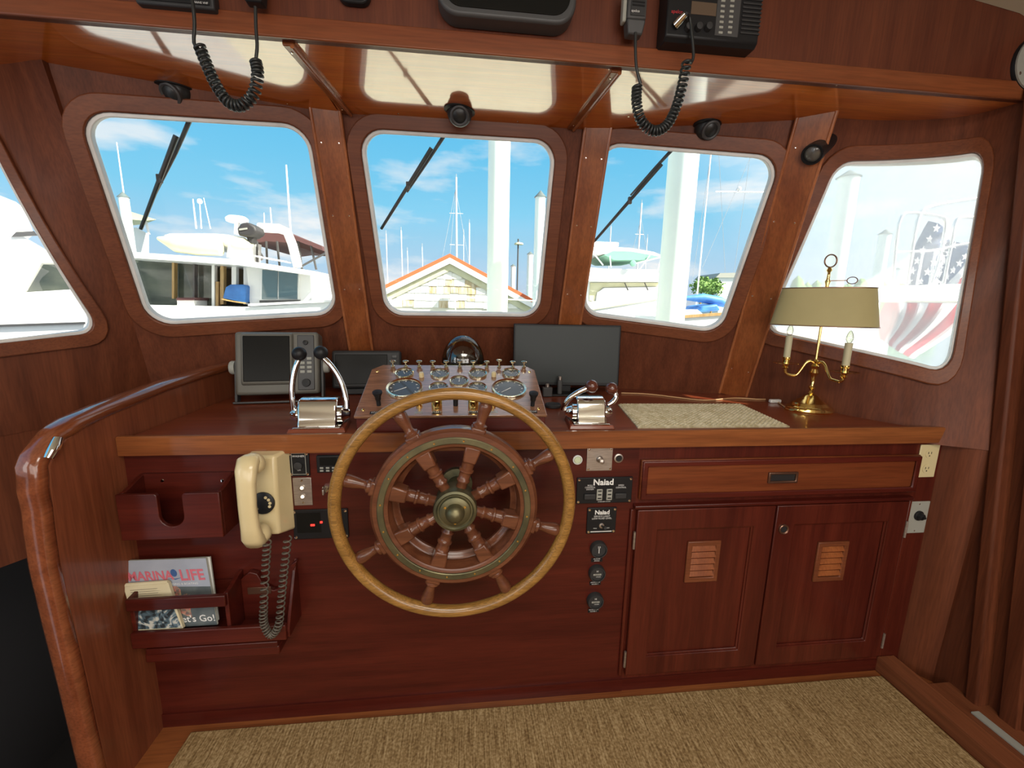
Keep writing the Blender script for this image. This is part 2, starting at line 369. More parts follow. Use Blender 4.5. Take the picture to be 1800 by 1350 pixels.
def roundq(c, r, k=7):
    """rounded quad loop from 4 uv corners (any order around)"""
    out = []; n = len(c)
    for i in range(n):
        p, a, b = Vector(c[i]), Vector(c[i-1]), Vector(c[(i+1)%n])
        d1 = (a-p).normalized(); d2 = (b-p).normalized(); ang = d1.angle(d2); l = min(r/math.tan(ang/2), .45*(a-p).length, .45*(b-p).length)
        rr = l*math.tan(ang/2); bis = (d1+d2).normalized(); cc = p+bis*(rr/math.sin(ang/2))
        s0 = p+d1*l-cc; s1 = p+d2*l-cc; a0 = math.atan2(s0.y, s0.x); a1 = math.atan2(s1.y, s1.x); da = (a1-a0+PI) % (2*PI)-PI
        for j in range(k+1):
            a_ = a0+da*j/k; out.append((cc.x+rr*math.cos(a_), cc.y+rr*math.sin(a_)))
    return out
def grow(c, d):
    """offset a convex uv quad outwards by d"""
    n = len(c); cen = sum((Vector(p) for p in c), Vector((0,0)))/n; out = []
    for i in range(n):
        p, a, b = Vector(c[i]), Vector(c[i-1]), Vector(c[(i+1)%n])
        def off(q, w):
            e = (w-q).normalized(); m = Vector((-e.y, e.x)); m = m if m.dot((q+w)/2-cen) > 0 else -m
            return m*d, e
        m1, e1 = off(a, p); m2, e2 = off(p, b)
        q1, q2 = p+m1, p+m2; den = e1.x*e2.y-e1.y*e2.x; t = ((q2-q1).x*e2.y-(q2-q1).y*e2.x)/den
        out.append(tuple(q1+e1*t))
    return out
def holed(pl, outer, hole, th=.03):
    """flat panel with a hole, thickness th outwards"""
    bm = bmesh.new()
    def loop(pts):
        vs = [bm.verts.new(pl.P(u, v)) for u, v in pts]; return [bm.edges.new((vs[i], vs[(i+1)%len(vs)])) for i in range(len(vs))]
    es = loop(outer)
    if hole: es += loop(hole)
    bmesh.ops.triangle_fill(bm, use_beauty=True, use_dissolve=False, edges=es)
    bm.verts.ensure_lookup_table()
    mb = MB(); n = len(bm.verts); off = -pl.n*th
    vs = [v.co.copy() for v in bm.verts]; fs = [tuple(v.index for v in f.verts) for f in bm.faces]; bm.free()
    fs2 = [tuple(reversed(tuple(i+n for i in f))) for f in fs]; a = len(outer); side = [(i,(i+1)%a,n+(i+1)%a,n+i) for i in range(a)]
    if hole: b = len(hole); side += [(a+i, n+a+i, n+a+(i+1)%b, a+(i+1)%b) for i in range(b)]
    return mb.add(vs+[p+off for p in vs], fs+fs2+side)

def win(idx, pl, outer, corners, pane, frame_w=.052, seal=.014, rad=.075, fr=None, parent_wall=None, side=False):
    """wall panel with its window: frame, seal and pane. corners: uv of the clear opening"""
    hole = roundq(grow(corners, seal), rad+seal)
    w = fr(holed(pl, outer, hole))
    root = struct('window_%d' % idx, MB().ring([pl.P(u, v, .0) for u, v in roundq(grow(corners, seal+frame_w), rad+seal+frame_w*.8)], [pl.P(u, v, .0) for u, v in hole], pl.n*.014), M_['frame'], bevel=.004)
    obj('seal', MB().ring([pl.P(u, v, -.03) for u, v in hole], [pl.P(u, v, -.03) for u, v in roundq(corners, rad)], pl.n*.034), M_['alu'], root, bevel=.003)
    gl = roundq(grow(corners, .006), rad+.006); obj('pane', MB().prism([pl.P(u, v, -.020) for u, v in gl], -pl.n*.006), pane, root, smooth=0)
    return w, root
def screws(parent, pts, nrm, r=.004, m='chrome'):
    for p in pts: obj('screw', MB().lathe([(r, 0), (r*.8, .0012), (0.0001, .0016)], p, nrm, 8), M_[m], parent)

jCL, jCR = [(joint(PL, PC, z)) for z in (.95, ZT)], [(joint(PC, PR, z)) for z in (.95, ZT)]
jR = [joint(PR, PSR, z) for z in (.95, ZT)]; jL = [joint(PSL, PL, z) for z in (.95, ZT)]
wall_front = lambda mb: struct('wall_front', mb, M_['wallZ'], smooth=20)
def quad_px(pl, *pts): return [pl.px(*p) for p in pts]
poly = lambda pl, *pts: [pl.uv(Vector(p)) for p in pts]
# clear openings measured on their planes, clockwise from top left
win(1, PL, poly(PL, (-1.316,1.926,.95), jCL[0], jCL[1], (-1.270,1.55,ZT)), quad_px(PL, (148, 203), (536, 226), (588, 548), (268, 566)), M_['glass'], fr=wall_front)
win(2, PC, poly(PC, jCL[0], jCR[0], jCR[1], jCL[1]), quad_px(PC, (637, 233), (972, 253), (943, 552), (682, 549)), M_['glass'], fr=wall_front)
win(3, PR, poly(PR, jCR[0], (1.318,1.926,.95), (1.272,1.55,ZT), jCR[1]), quad_px(PR, (1058, 256), (1366, 281), (1262, 580), (1028, 549)), M_['glass'], fr=wall_front)
# side walls: ruled surfaces between a base curve and a ceiling curve (the real wall twists and bends out to the door)
class Ruled:
    def __init__(s, base, top, L, H=1.204):
        s.B, s.Tt, s.L, s.H = base, top, L, H
        s.t = Vector((base[1][0]-base[0][0], base[1][1]-base[0][1], 0)).normalized()
        s.n = s.nrm(.3*L, .5)
    @staticmethod
    def crv(pts, t):
        n = len(pts)-1; x = min(max(t, -.2), 1.2)*n; i = min(max(int(math.floor(x)), 0), n-1); f = x-i
        p = [Vector(pts[min(max(j, 0), n)]) for j in (i-1, i, i+1, i+2)]
        if i == 0: p[0] = p[1]*2-p[2]
        if i == n-1: p[3] = p[2]*2-p[1]
        if f < 0 or f > 1: return p[1]+(p[2]-p[1])*f
        return .5*(2*p[1]+(p[2]-p[0])*f+(2*p[0]-5*p[1]+4*p[2]-p[3])*f*f+(-p[0]+3*p[1]-3*p[2]+p[3])*f**3)
    def S(s, u, v):
        b = s.crv(s.B, u/s.L); t = s.crv(s.Tt, u/s.L); q = b+(t-b)*(v/s.H); return Vector((q.x, q.y, ZC+v))
    def nrm(s, u, v):
        d = (s.S(u+.01, v)-s.S(u-.01, v)).cross(s.S(u, v+.01)-s.S(u, v-.01)).normalized()
        return d if d.dot(EYE-s.S(u, v)) > 0 else -d
    def P(s, u, v, d=0): return s.S(u, v)+(s.nrm(u, v)*d if d else Vector((0,0,0)))
    def px(s, x, y):
        d = ray(x, y); u, v = .5*s.L, .6
        for _ in range(40):                               # Newton: direction residuals of the surface point
            def res(u, v):
                q = s.S(u, v)-EYE; return (q.x*d.y-q.y*d.x, q.z*d.length-d.z*q.length)
            r0 = res(u, v); ru = res(u+1e-4, v); rv = res(u, v+1e-4)
            a, b = (ru[0]-r0[0])*1e4, (rv[0]-r0[0])*1e4; c, e = (ru[1]-r0[1])*1e4, (rv[1]-r0[1])*1e4; D = a*e-b*c
            du, dv = (-r0[0]*e+r0[1]*b)/D, (-r0[1]*a+r0[0]*c)/D; m = max(abs(du), abs(dv), .1)/.1; u += du/m; v += dv/m
        return (u, v)
def dense(pts, k=10):
    return [tuple(Vector(a).lerp(Vector(b), j/k)) for a, b in zip(pts, pts[1:]+pts[:1]) for j in range(k)]
def win_curved(idx, pl, outer, corners, pane, wall, frame_w, rad, seal=.012):
    lp = lambda g, r: [tuple(p) for p in dense2(roundq(grow(corners, g), r, 5))]
    hole = lp(seal, rad+seal)
    us = [p[0] for p in outer]; vs_ = [p[1] for p in outer]; u0, u1, v0, v1 = min(us), max(us), min(vs_), max(vs_)
    cu, cv = sum(p[0] for p in hole)/len(hole), sum(p[1] for p in hole)/len(hole)
    far = []
    for hu, hv in hole:                                      # where the ray from the centre through the hole vertex leaves the panel
        du, dv = hu-cu, hv-cv; t = 1e9
        if abs(du) > 1e-9: t = min(t, ((u1 if du > 0 else u0)-cu)/du)
        if abs(dv) > 1e-9: t = min(t, ((v1 if dv > 0 else v0)-cv)/dv)
        far.append([cu+du*t, cv+dv*t])
    for qu in (u0, u1):
        for qv in (v0, v1):
            k = min(range(len(far)), key=lambda i: (far[i][0]-qu)**2+(far[i][1]-qv)**2); far[k] = [qu, qv]
    n = len(hole); RN = 8; mb = MB(); vv = []
    for d in (0, -.03):
        for r_ in range(RN+1):
            for h, f in zip(hole, far): vv.append(pl.P(h[0]+(f[0]-h[0])*r_/RN, h[1]+(f[1]-h[1])*r_/RN, d))
    L = (RN+1)*n; fs = []
    for r_ in range(RN):
        for k in range(n):
            q = (r_*n+k, r_*n+(k+1)%n, (r_+1)*n+(k+1)%n, (r_+1)*n+k); fs += [q, tuple(L+i for i in reversed(q))]
    for k in range(n): fs += [(k, L+k, L+(k+1)%n, (k+1)%n), (RN*n+k, RN*n+(k+1)%n, L+RN*n+(k+1)%n, L+RN*n+k)]
    mb.add(vv, fs)
    w = struct(wall, mb, M_['wallZ'], smooth=60)
    def ring(o, i_, d0, d1):
        m = MB(); n = len(o); m.add([pl.P(*p, d0) for p in o]+[pl.P(*p, d0) for p in i_]+[pl.P(*p, d1) for p in o]+[pl.P(*p, d1) for p in i_], sum([[(k,(k+1)%n,2*n+(k+1)%n,2*n+k), (2*n+k,2*n+(k+1)%n,3*n+(k+1)%n,3*n+k), (3*n+k,3*n+(k+1)%n,n+(k+1)%n,n+k), (n+k,n+(k+1)%n,(k+1)%n,k)] for k in range(n)], [])); return m
    root = struct('window_%d' % idx, ring(lp(seal+frame_w, rad+seal+frame_w*.8), hole, 0, .014), M_['frame'], smooth=50, bevel=.004)
    obj('seal', ring(hole, lp(0, rad), -.03, .004), M_['alu'], root, bevel=.002)
    g = lp(.006, rad+.006); n = len(g); m = MB()
    c = (sum(p[0] for p in g)/n, sum(p[1] for p in g)/n)
    rings = [[(c[0]+(p[0]-c[0])*f, c[1]+(p[1]-c[1])*f) for p in g] for f in (1, .66, .33)]
    vs = [pl.P(*p, -.022) for r_ in rings for p in r_]+[pl.P(*c, -.022)]
    fs = [(q*n+k, q*n+(k+1)%n, q*n+n+(k+1)%n, q*n+n+k) for q in (0, 1) for k in range(n)]+[(2*n+k, 2*n+(k+1)%n, 3*n) for k in range(n)]
    obj('pane', m.add(vs, fs), pane, root, smooth=60)
    return root
def dense2(pts):
    out = []
    for a, b in zip(pts, pts[1:]+pts[:1]):
        a, b = Vector(a), Vector(b); k = max(1, int((b-a).length/.05))
        out += [a.lerp(b, j/k) for j in range(k)]
    return out
jb, jt = joint(PR, PSR, ZC), joint(PR, PSR, ZT)
BR_ = [(1.310,1.925,0), (1.475,1.62,0), (1.625,1.335,0), (1.765,1.235,0)]
TR_ = [(1.262,1.535,0), (1.55,1.545,0), (1.775,1.50,0), (1.835,1.375,0)]
SR = Ruled(BR_, TR_, .86)
mir = lambda c: [(-p[0], p[1], 0) for p in reversed(c)]
BL_ = [(1.310,1.925,0), (1.475,1.62,0), (1.625,1.335,0), (1.70,1.05,0)]
TL_ = [(1.262,1.535,0), (1.52,1.63,0), (1.74,1.52,0), (1.80,1.20,0)]
SL = Ruled(mir(BL_), mir(TL_), 1.02)
win_curved(4, SR, [(-.005,-.05), (.93,-.05), (.93,1.204), (-.005,1.204)], quad_px(SR, (1472, 290), (1730, 272), (1664, 652), (1348, 578)), M_['haze'], 'wall_right', .052, .06)
win_curved(5, SL, [(0,-.05), (1.02,-.05), (1.02,1.204), (0,1.204)], [(.30, .90), SL.px(-25, 243), SL.px(170, 579), SL.px(-95, 607)], M_['glass'], 'wall_left', .045, .045)
def skirt(name, curve, z0, z1, L, a=0, b=1, spread=0):
    n = 16; m = MB(); vs = []
    for i in range(n+1):
        q = Ruled.crv(curve, a+(b-a)*i/n); vs += [(q.x+spread, q.y, z0), (q.x, q.y, z1)]
    m.add(vs, [(2*i, 2*i+2, 2*i+3, 2*i+1) for i in range(n)]); return struct(name, m, M_['wallZ'], smooth=60)
skirt('wall_left_lower', mir(BL_), .50, .97, 1)
struct('wall_companionway', MB().box(-2.15, -2.10, -.2, 2.2, -.95, .9).box(-2.15, -1.0, 2.15, 2.2, -.95, .9), M_['dark'])  # stairwell shade put into the near-black colour
struct('trim_6', MB().box(-2.1, -1.56, 1.62, 1.66, .46, .50), M_['wallZ'])
struct('wall_left_forward', MB().hexa([(-1.32,1.94,-.95),(-.99,2.02,-.95),(-.99,2.06,-.95),(-1.32,1.98,-.95)], [(-1.32,1.94,.97),(-.99,2.02,.97),(-.99,2.06,.97),(-1.32,1.98,.97)]), M_['wallZ'])
skirt('wall_right_lower', [(1.66,1.42,0), (1.70,1.34,0), (1.735,1.285,0), (1.765,1.235,0), (1.82,1.195,0)], -.02, .96, 1, spread=.03)

# posts over the joints: a board, two beads, screws
def post(idx, pb, pt, nrm, w, edge):
    """board from pb to pt facing nrm; edge = in-plane sideways direction"""
    nrm = nrm.normalized(); ax = (pt-pb).normalized(); e = (edge-ax*edge.dot(ax)).normalized(); nn = e.cross(ax); nn = nn if nn.dot(nrm) > 0 else -nn
    def q(p, a, d): return p+e*a+nn*d
    root = struct('trim_%d' % idx, MB().hexa([q(pb,-w/2,-.02), q(pb,w/2,-.02), q(pb,w/2,.022), q(pb,-w/2,.022)], [q(pt,-w/2,-.02), q(pt,w/2,-.02), q(pt,w/2,.022), q(pt,-w/2,.022)]), M_['post'], bevel=.003)
    for sg in (-1, 1):
        a = sg*(w/2-.002); obj('bead', MB().tube([q(pb, a, .020), q(pt, a, .020)], .0065, 10), M_['bead'], root)
    for f in (.12, .42, .68, .9):
        screws(root, [q(pb.lerp(pt, f), sg*w*.30, .022) for sg in (-1, 1)], nn)
zt = 2.118
post(1, joint(PL, PC, ZC), joint(PL, PC, zt), PL.n+PC.n, .105, PL.t+PC.t)
post(2, joint(PC, PR, ZC), joint(PC, PR, zt), PR.n+PC.n, .105, PR.t+PC.t)
post(3, Vector((1.306,1.918,ZC)), SR.S(0, zt-ZC), PR.n+PSR.n, .120, PR.t+PSR.t)

# glossy ceiling panels between the fascia and the windscreen, corner beads on their seams
CYF = 1.365
cz = lambda y: 2.10+.005*(y-CYF)
CB = [(-1.99,1.36),(-1.80,1.42),(-1.74,1.55),(-1.52,1.655),(-1.285,1.60),(-.49,1.815),(.49,1.815),(1.285,1.585),(1.55,1.58),(1.775,1.53),(1.86,1.40),(1.99,1.36)]
def cutx(x):
    for (xa, ya), (xb, yb) in zip(CB, CB[1:]):
        if xa <= x <= xb: return ya+(yb-ya)*(x-xa)/(xb-xa)
root = struct('ceiling', MB().prism([(x, y, 2.16) for x, y in CB]+[(1.99,CYF,2.16),(-1.99,CYF,2.16)][:0], (0,0,.02)), M_['ceil'])
for x0, x1 in ((-1.98, -.475), (-.470, .430), (.435, 1.98)):
    back = [(x0, cutx(x0))]+[p for p in CB if x0 < p[0] < x1]+[(x1, cutx(x1))]
    pl_ = [(x0, CYF)]+[(x, max(y, CYF+.001)) for x, y in back]+[(x1, CYF)]
    m = MB(); n = len(pl_); m.add([(x, y, cz(y)) for x, y in pl_]+[(x, y, 2.16) for x, y in pl_], [tuple(range(n-1,-1,-1)), tuple(range(n,2*n))]+[(i,(i+1)%n,n+(i+1)%n,n+i) for i in range(n)])
    obj('panel', m, M_['ceil'], root)
for x, dx in ((-.485, .045), (.445, -.03)):
    a, b = Vector((x, CYF+.004, cz(CYF)-.008)), Vector((x+dx, 1.80, cz(1.80)-.008))
    s = Vector((.017, 0, 0)); st = obj('seam_strip', MB().hexa([a-s, a+s, b+s, b-s], [a-s+Vector((0,0,.012)), a+s+Vector((0,0,.012)), b+s+Vector((0,0,.012)), b-s+Vector((0,0,.012))]), M_['post'], root, bevel=.003)
    obj('bead', MB().tube([a+s*.55, b+s*.55], .0065, 10), M_['bead'], st)
    screws(root, [a.lerp(b, .08)-s*.4-Vector((0,0,.001)), a.lerp(b, .9)-s*.3-Vector((0,0,.001))], (0,0,-1))
screws(root, [atZ(x, y, cz(1.7)-.001) for x, y in ((205, 148), (505, 183), (700, 200), (910, 214), (1105, 205), (1165, 225), (1470, 150))], (0,0,-1))
# overhead fascia with its bottom strip, headliner above
root = struct('wall_overhead', MB().box(-2.2, 2.2, CYF-.018, CYF+.005, 2.10, 2.62), M_['fascia'])
obj('strip', MB().box(-2.2, 2.2, CYF-.028, CYF-.018, 2.095, 2.148), M_['lip'], root, bevel=.003)
ha, hb_ = atY(1722, -4, CYF-.03), atY(1800, 19, CYF-.03)      # cambered headliner dropping towards the side
hp = [(-2.2, 2.46), (1.35, 2.50), (ha.x-.12, ha.z+.022), (ha.x, ha.z), (hb_.x, hb_.z), (2.2, hb_.z-(2.2-hb_.x)*.35)]
struct('ceiling_headliner', MB().prism([(x, -4.2, z) for x, z in hp]+[(x, -4.2, z+.03) for x, z in reversed(hp)], (0, CYF-.019+4.2, 0)), M_['head'], smooth=40)
# saloon behind the camera
struct('wall_saloon_right', MB().box(1.9, 1.95, -4.2, .2, -.02, 2.5), M_['wallZ'])
struct('wall_saloon_left', MB().box(-2.0, -1.95, -4.2, -.6, -.9, 2.5), M_['wallZ'])
struct('wall_saloon_aft', MB().box(-2.0, 1.95, -4.25, -4.2, -.9, 2.5), M_['wallZ'])
# roof and front outside
struct('ceiling_roof_outside', MB().box(-2.3, 2.3, -4.4, 2.05, 2.63, 2.70), M_['gel'])

# floor, border boards, baseboard, door track
struct('floor', MB().box(-1.06, 2.0, -4.2, 1.34, -.04, 0), M_['fl'])
struct('floor_companionway', MB().box(-2.2, -1.05, -4.2, 2.3, -.95, -.9), M_['dark'])  # near-black colour stands in for the shade down the steps
root = struct('baseboard_right', MB().box(1.625, 1.70, -1.5, 1.30, 0, .062), M_['baseboard'], bevel=.004)
obj('sill', MB().box(1.70, 1.86, -1.5, 1.18, 0, .050), M_['baseboard'], root, bevel=.003)
tk = obj('track', MB().box(1.735, 1.765, -1.5, 1.06, .050, .056), M_['lgrey'], root, bevel=.001); tk['label'] = 'pale metal sliding door track'
# sliding door at the right; its uprights lean forward with the deckhouse
def slab(y0, y1, x0, x1, z0=-.03, z1=2.30, k=.103):
    return MB().hexa([(x0,y0+k*z0,z0),(x1,y0+k*z0,z0),(x1,y1+k*z0,z0),(x0,y1+k*z0,z0)], [(x0,y0+k*z1,z1),(x1,y0+k*z1,z1),(x1,y1+k*z1,z1),(x0,y1+k*z1,z1)])
root = struct('door_1', slab(-1.5, 1.16, 1.835, 1.87), M_['wallZ'])
obj('stile', slab(.985, 1.035, 1.815, 1.835), M_['wallZ'], root, bevel=.004)
obj('stile', slab(.70, .80, 1.82, 1.835), M_['wallZ'], root, bevel=.004)
struct('trim_5', slab(1.11, 1.40, 1.80, 1.84, -.03, .955), M_['wallZ'])
struct('trim_4', slab(1.075, 1.115, 1.785, 1.84, 0), M_['wallZ'], bevel=.008)

# ------------------------------------------------------------ helm console: face board, worktop, cabinet, divider
XL, XR = -1.0, 1.72
XS = F(1108, 1000).x                                     # where the cabinet begins
root = thing('helm_console', 'long dark mahogany helm console face below the worktop, carrying the steering wheel', 'console', (-.2, FY, 0))
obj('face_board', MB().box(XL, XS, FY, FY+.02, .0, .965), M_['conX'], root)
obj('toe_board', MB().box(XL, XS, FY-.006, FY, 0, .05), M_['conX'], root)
root = thing('worktop', 'varnished mahogany worktop with a thick golden brown front edge running across the helm', 'worktop', (.3, 1.6, .96))
bb = [Vector((-.995, FY-.01, 0)), Vector((1.66, FY-.01, 0)), Vector((1.63, 1.35, 0)), Vector((1.48, 1.63, 0)), Vector((1.32, 1.93, 0)), Vector((.50, 2.172, 0)), Vector((-.50, 2.172, 0)), Vector((-.995, 2.02, 0))]
obj('top_board', MB().prism([p+Vector((0,0,.966)) for p in bb], (0,0,ZC-.966)), M_['top'], root)
obj('edge_band', MB().prism([(XL+.002, FY-.022, .953), (XL+.002, FY-.022, ZF-.004), (XL+.002, FY-.018, ZF), (XL+.002, FY-.006, ZF), (XL+.002, FY-.006, .953)], (XR+.02-XL, 0, 0)), M_['edge'], root)
# cabinet with drawer and two louvred doors
cab = thing('storage_cabinet', 'mahogany cabinet with a long drawer over two louvred doors, right of the console', 'cabinet', (1.15, FY, 0))
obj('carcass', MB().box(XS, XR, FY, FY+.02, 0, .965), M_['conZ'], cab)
obj('toe_board', MB().box(XS, XR, FY-.004, FY, 0, .05), M_['conX'], cab)
def frame_rect(x0, x1, z0, z1, w, y0, y1): 
    return MB().ring([(x0,y0,z0),(x1,y0,z0),(x1,y0,z1),(x0,y0,z1)], [(x0+w,y0,z0+w),(x1-w,y0,z0+w),(x1-w,y0,z1-w),(x0+w,y0,z1-w)], (0,y1-y0,0))
a, b = F(1126, 806), F(1600, 862); x0, x1, z1, z0 = a.x, b.x, .906, .765
dr = obj('drawer', MB().box(x0, x1, FY-.014, FY, z0, z1), M_['drawer'], cab, bevel=.003)
obj('molding', frame_rect(x0+.002, x1-.002, z0+.002, z1-.002, .020, FY-.022, FY-.014), M_['conX'], dr, bevel=.004)
c = F(1370, 836); obj('pull', frame_rect(c.x-.055, c.x+.055, c.z-.020, c.z+.020, .008, FY-.021, FY-.013), M_['bronze'], dr, bevel=.002)
obj('pull_recess', MB().box(c.x-.048, c.x+.048, FY-.0145, FY-.012, c.z-.013, c.z+.013), M_['dark'], dr)
zt_, zb_ = .729, .078; xm = F(1358, 900).x; xa, xb = F(1118, 895).x, F(1590, 885).x
obj('door_molding', MB().prism([(xa-.012, FY, zt_), (xa-.012, FY-.020, zt_+.004), (xa-.012, FY-.020, zt_+.016), (xa-.012, FY, zt_+.020)], (xb-xa+.024, 0, 0)), M_['conX'], cab, bevel=.003)
obj('side_molding', MB().box(xa-.022, xa-.010, FY-.010, FY, zb_-.008, zt_), M_['conZ'], cab, bevel=.003)
obj('side_molding', MB().box(xb+.008, xb+.020, FY-.010, FY, zb_-.008, zt_), M_['conZ'], cab, bevel=.003)
for (l, r, vx, hx, ring) in ((xa, xm-.003, 1232, xa-.006, False), (xm+.003, xb, 1456, xb+.004, True)):
    w = .075
    d = obj('door', frame_rect(l, r, zb_, zt_, w, FY-.018, FY), M_['conZ'], cab, bevel=.003)
    obj('panel', MB().box(l+w-.006, r-w+.006, FY-.006, FY-.001, zb_+w-.006, zt_-w+.006), M_['conZ'], d)
    obj('panel_molding', frame_rect(l+w-.004, r-w+.004, zb_+w-.004, zt_-w+.004, .010, FY-.013, FY-.005), M_['conZ'], d, bevel=.004)
    v = F(vx, 984); vw, vh = .062, .080
    obj('vent_frame', frame_rect(v.x-vw, v.x+vw, v.z-vh, v.z+vh, .018, FY-.014, FY-.005), M_['frame'], d, bevel=.003)
    for k in range(5):
        z = v.z-vh+.031+k*.0245
        obj('slat', MB().hexa([(v.x-vw+.016, FY-.015, z-.006), (v.x+vw-.016, FY-.015, z-.006), (v.x+vw-.016, FY-.0125, z-.009), (v.x-vw+.016, FY-.0125, z-.009)],
                              [(v.x-vw+.016, FY-.007, z+.010), (v.x+vw-.016, FY-.007, z+.010), (v.x+vw-.016, FY-.0045, z+.007), (v.x-vw+.016, FY-.0045, z+.007)]), M_['post'], d)
    for hz in (zt_-.11, zb_+.07):
        h = obj('hinge', MB().tube([(hx, FY-.018, hz-.032), (hx, FY-.018, hz+.032)], .0045, 8), M_['steel'], d)
    if ring:
        p = F(1372, 925); obj('ring_pull', MB().lathe([(.0185, 0), (.0185, .006), (.0165, .008), (.012, .006), (.012, 0)], (p.x-.004, FY-.017, p.z), (0,-1,0), 24, closed=True), M_['bronze'], d)
        obj('pull_recess', MB().lathe([(.012, 0), (.012, .003)], (p.x-.004, FY-.0175, p.z), (0,-1,0), 20), M_['dark'], d)
# divider between the helm and the companionway: board with a rounded nose under a rail
root = thing('divider_partition', 'upright mahogany partition with a rounded nose and varnished handrail left of the helm', 'partition', (-1.03, 1.2, 0))
dv_ = [(2.02,1.135),(1.76,1.132),(1.5,1.122),(1.26,1.100),(1.18,1.088),(1.13,1.072),(1.095,1.045),(1.070,1.005),(1.060,.95),(1.052,.85),(1.048,.75),(1.052,.6),(1.060,.4),(1.068,.13),(1.075,-.05)]
obj('board', MB().prism([(-1.052, y+(.004 if z < 1 else 0), z-(.010 if z > 1.03 else 0)) for y, z in dv_]+[(-1.052, 2.02, -.05)], (.052, 0, 0)), M_['divider'], root, bevel=.016, seg=4)
rail = [(-1.027, y+(.010 if z < .9 else .004 if z < 1 else 0), z-(.012 if z > 1.03 else .002)) for y, z in [(dv_[i][0]+(dv_[i+1][0]-dv_[i][0])*t, dv_[i][1]+(dv_[i+1][1]-dv_[i][1])*t) for i in range(len(dv_)-1) for t in (0, .5)]]
def capsweep(path, hw0, hh):
    m = MB(); n = 12; path = [Vector(p) for p in path]; vs = []
    for i, p in enumerate(path):
        hw = hw0*(1 if p.z > 1.06 else .86)
        t = (path[min(i+1, len(path)-1)]-path[max(i-1, 0)]).normalized(); u = Vector((1,0,0)); w = t.cross(u).normalized()
        for k in range(n):
            a = 2*PI*k/n; e = .6
            vs.append(p+u*hw*math.copysign(abs(math.cos(a))**e, math.cos(a))+w*hh*math.copysign(abs(math.sin(a))**e, math.sin(a)))
    fs = [(i*n+k, i*n+(k+1)%n, (i+1)*n+(k+1)%n, (i+1)*n+k) for i in range(len(path)-1) for k in range(n)]+[tuple(range(n)), tuple((len(path)-1)*n+k for k in range(n))]
    return m.add(vs, fs)
obj('handrail', capsweep(rail, .033, .018), M_['rail'], root, smooth=60)
h0, h1 = atX(101, 770, -.994), atX(84, 806, -.994); dv = (h1-h0)
h = obj('grip_slot', MB().tube([h0-dv*.0+Vector((.0015,0,0)), h0.lerp(h1, .33)+Vector((.003,0,0)), h0.lerp(h1, .66)+Vector((.003,0,0)), h1+Vector((.0015,0,0))], [.010, .012, .012, .010], 12), M_['chrome'], root); h['label'] = 'bright metal lined grip slot'

# carpet
root = tag(obj('carpet', MB().box(-.895, 1.615, -1.5, 1.262, .0, .012), M_['carpet'], bevel=.004), 'tan and brown woven carpet on the floor in front of the console', 'carpet')

# ------------------------------------------------------------ steering wheel
WC = Vector((-.030, 1.12, .842)); WAX = Vector((0, -1, 0))
wh = thing('steering_wheel', 'big ship steering wheel with turned mahogany spokes inside a honey coloured round rim', 'wheel', WC)
def inplane(a, r, y=0): return WC+Vector((r*math.sin(a), y, r*math.cos(a)))
obj('rim', MB().tube([inplane(2*PI*k/96, .327) for k in range(96)], .0175, 14, closed=True), M_['rim'], wh, smooth=80)
# felloe: outer ring with stepped profile, brass band, inner ring set back
obj('felloe', MB().lathe([(.232, -.022), (.234, -.006), (.232, .008), (.226, .014), (.224, .017), (.196, .019), (.183, .014), (.180, .002), (.176, -.006), (.176, -.022)], WC, WAX, 96, closed=True), M_['wheel'], wh, smooth=30)
obj('rear_felloe', MB().lathe([(.226, -.050), (.226, -.026), (.180, -.026), (.172, -.030), (.168, -.036), (.160, -.040), (.160, -.050)], WC, WAX, 96, closed=True), M_['wheel'], wh, smooth=30)
br = obj('brass_band', MB().lathe([(.211, .0165), (.211, .022), (.209, .0235), (.195, .0235), (.193, .022), (.193, .0165)], WC, WAX, 96, closed=True), M_['oldbrass'], wh, smooth=30)
for k in range(16):
    a = 2*PI*(k+.3)/16; obj('rivet', MB().lathe([(.0032, 0), (.0026, .0008), (.0001, .0010)], inplane(a, .202, -.0235), WAX, 8), M_['brass'], br)
hub = obj('hub', MB().lathe([(.058, -.045), (.060, -.010), (.061, .020), (.0585, .026), (.052, .028), (.048, .024), (.044, .024), (.042, .030), (.036, .033), (.027, .034), (.0255, .040), (.025, .046), (.021, .054), (.012, .060), (.0001, .062)], WC, WAX, 48), M_['oldbrass'], wh, smooth=40)
for k in range(3):
    a = R(60+120*k); obj('screw', MB().lathe([(.0042, 0), (.0036, .0014), (.0001, .0016)], inplane(a, .031, -.0335), WAX, 8), M_['brass'], hub)
obj('shaft', MB().lathe([(.050, -.18), (.050, -.16), (.028, -.155), (.028, -.04)], WC, WAX, 24), M_['oldbrass'], wh)
spoke_p = [(.015, .045), (.015, .075), (.0185, .078), (.0185, .083), (.0155, .086), (.0165, .100), (.017, .106), (.021, .109), (.021, .114), (.017, .117), (.018, .128), (.0185, .138), (.021, .140)]
handle_p = [(.018, .236), (.0205, .243), (.0205, .247), (.014, .251), (.0125, .256), (.0135, .266), (.017, .284), (.019, .298), (.0185, .306), (.014, .313), (.0001, .316)]
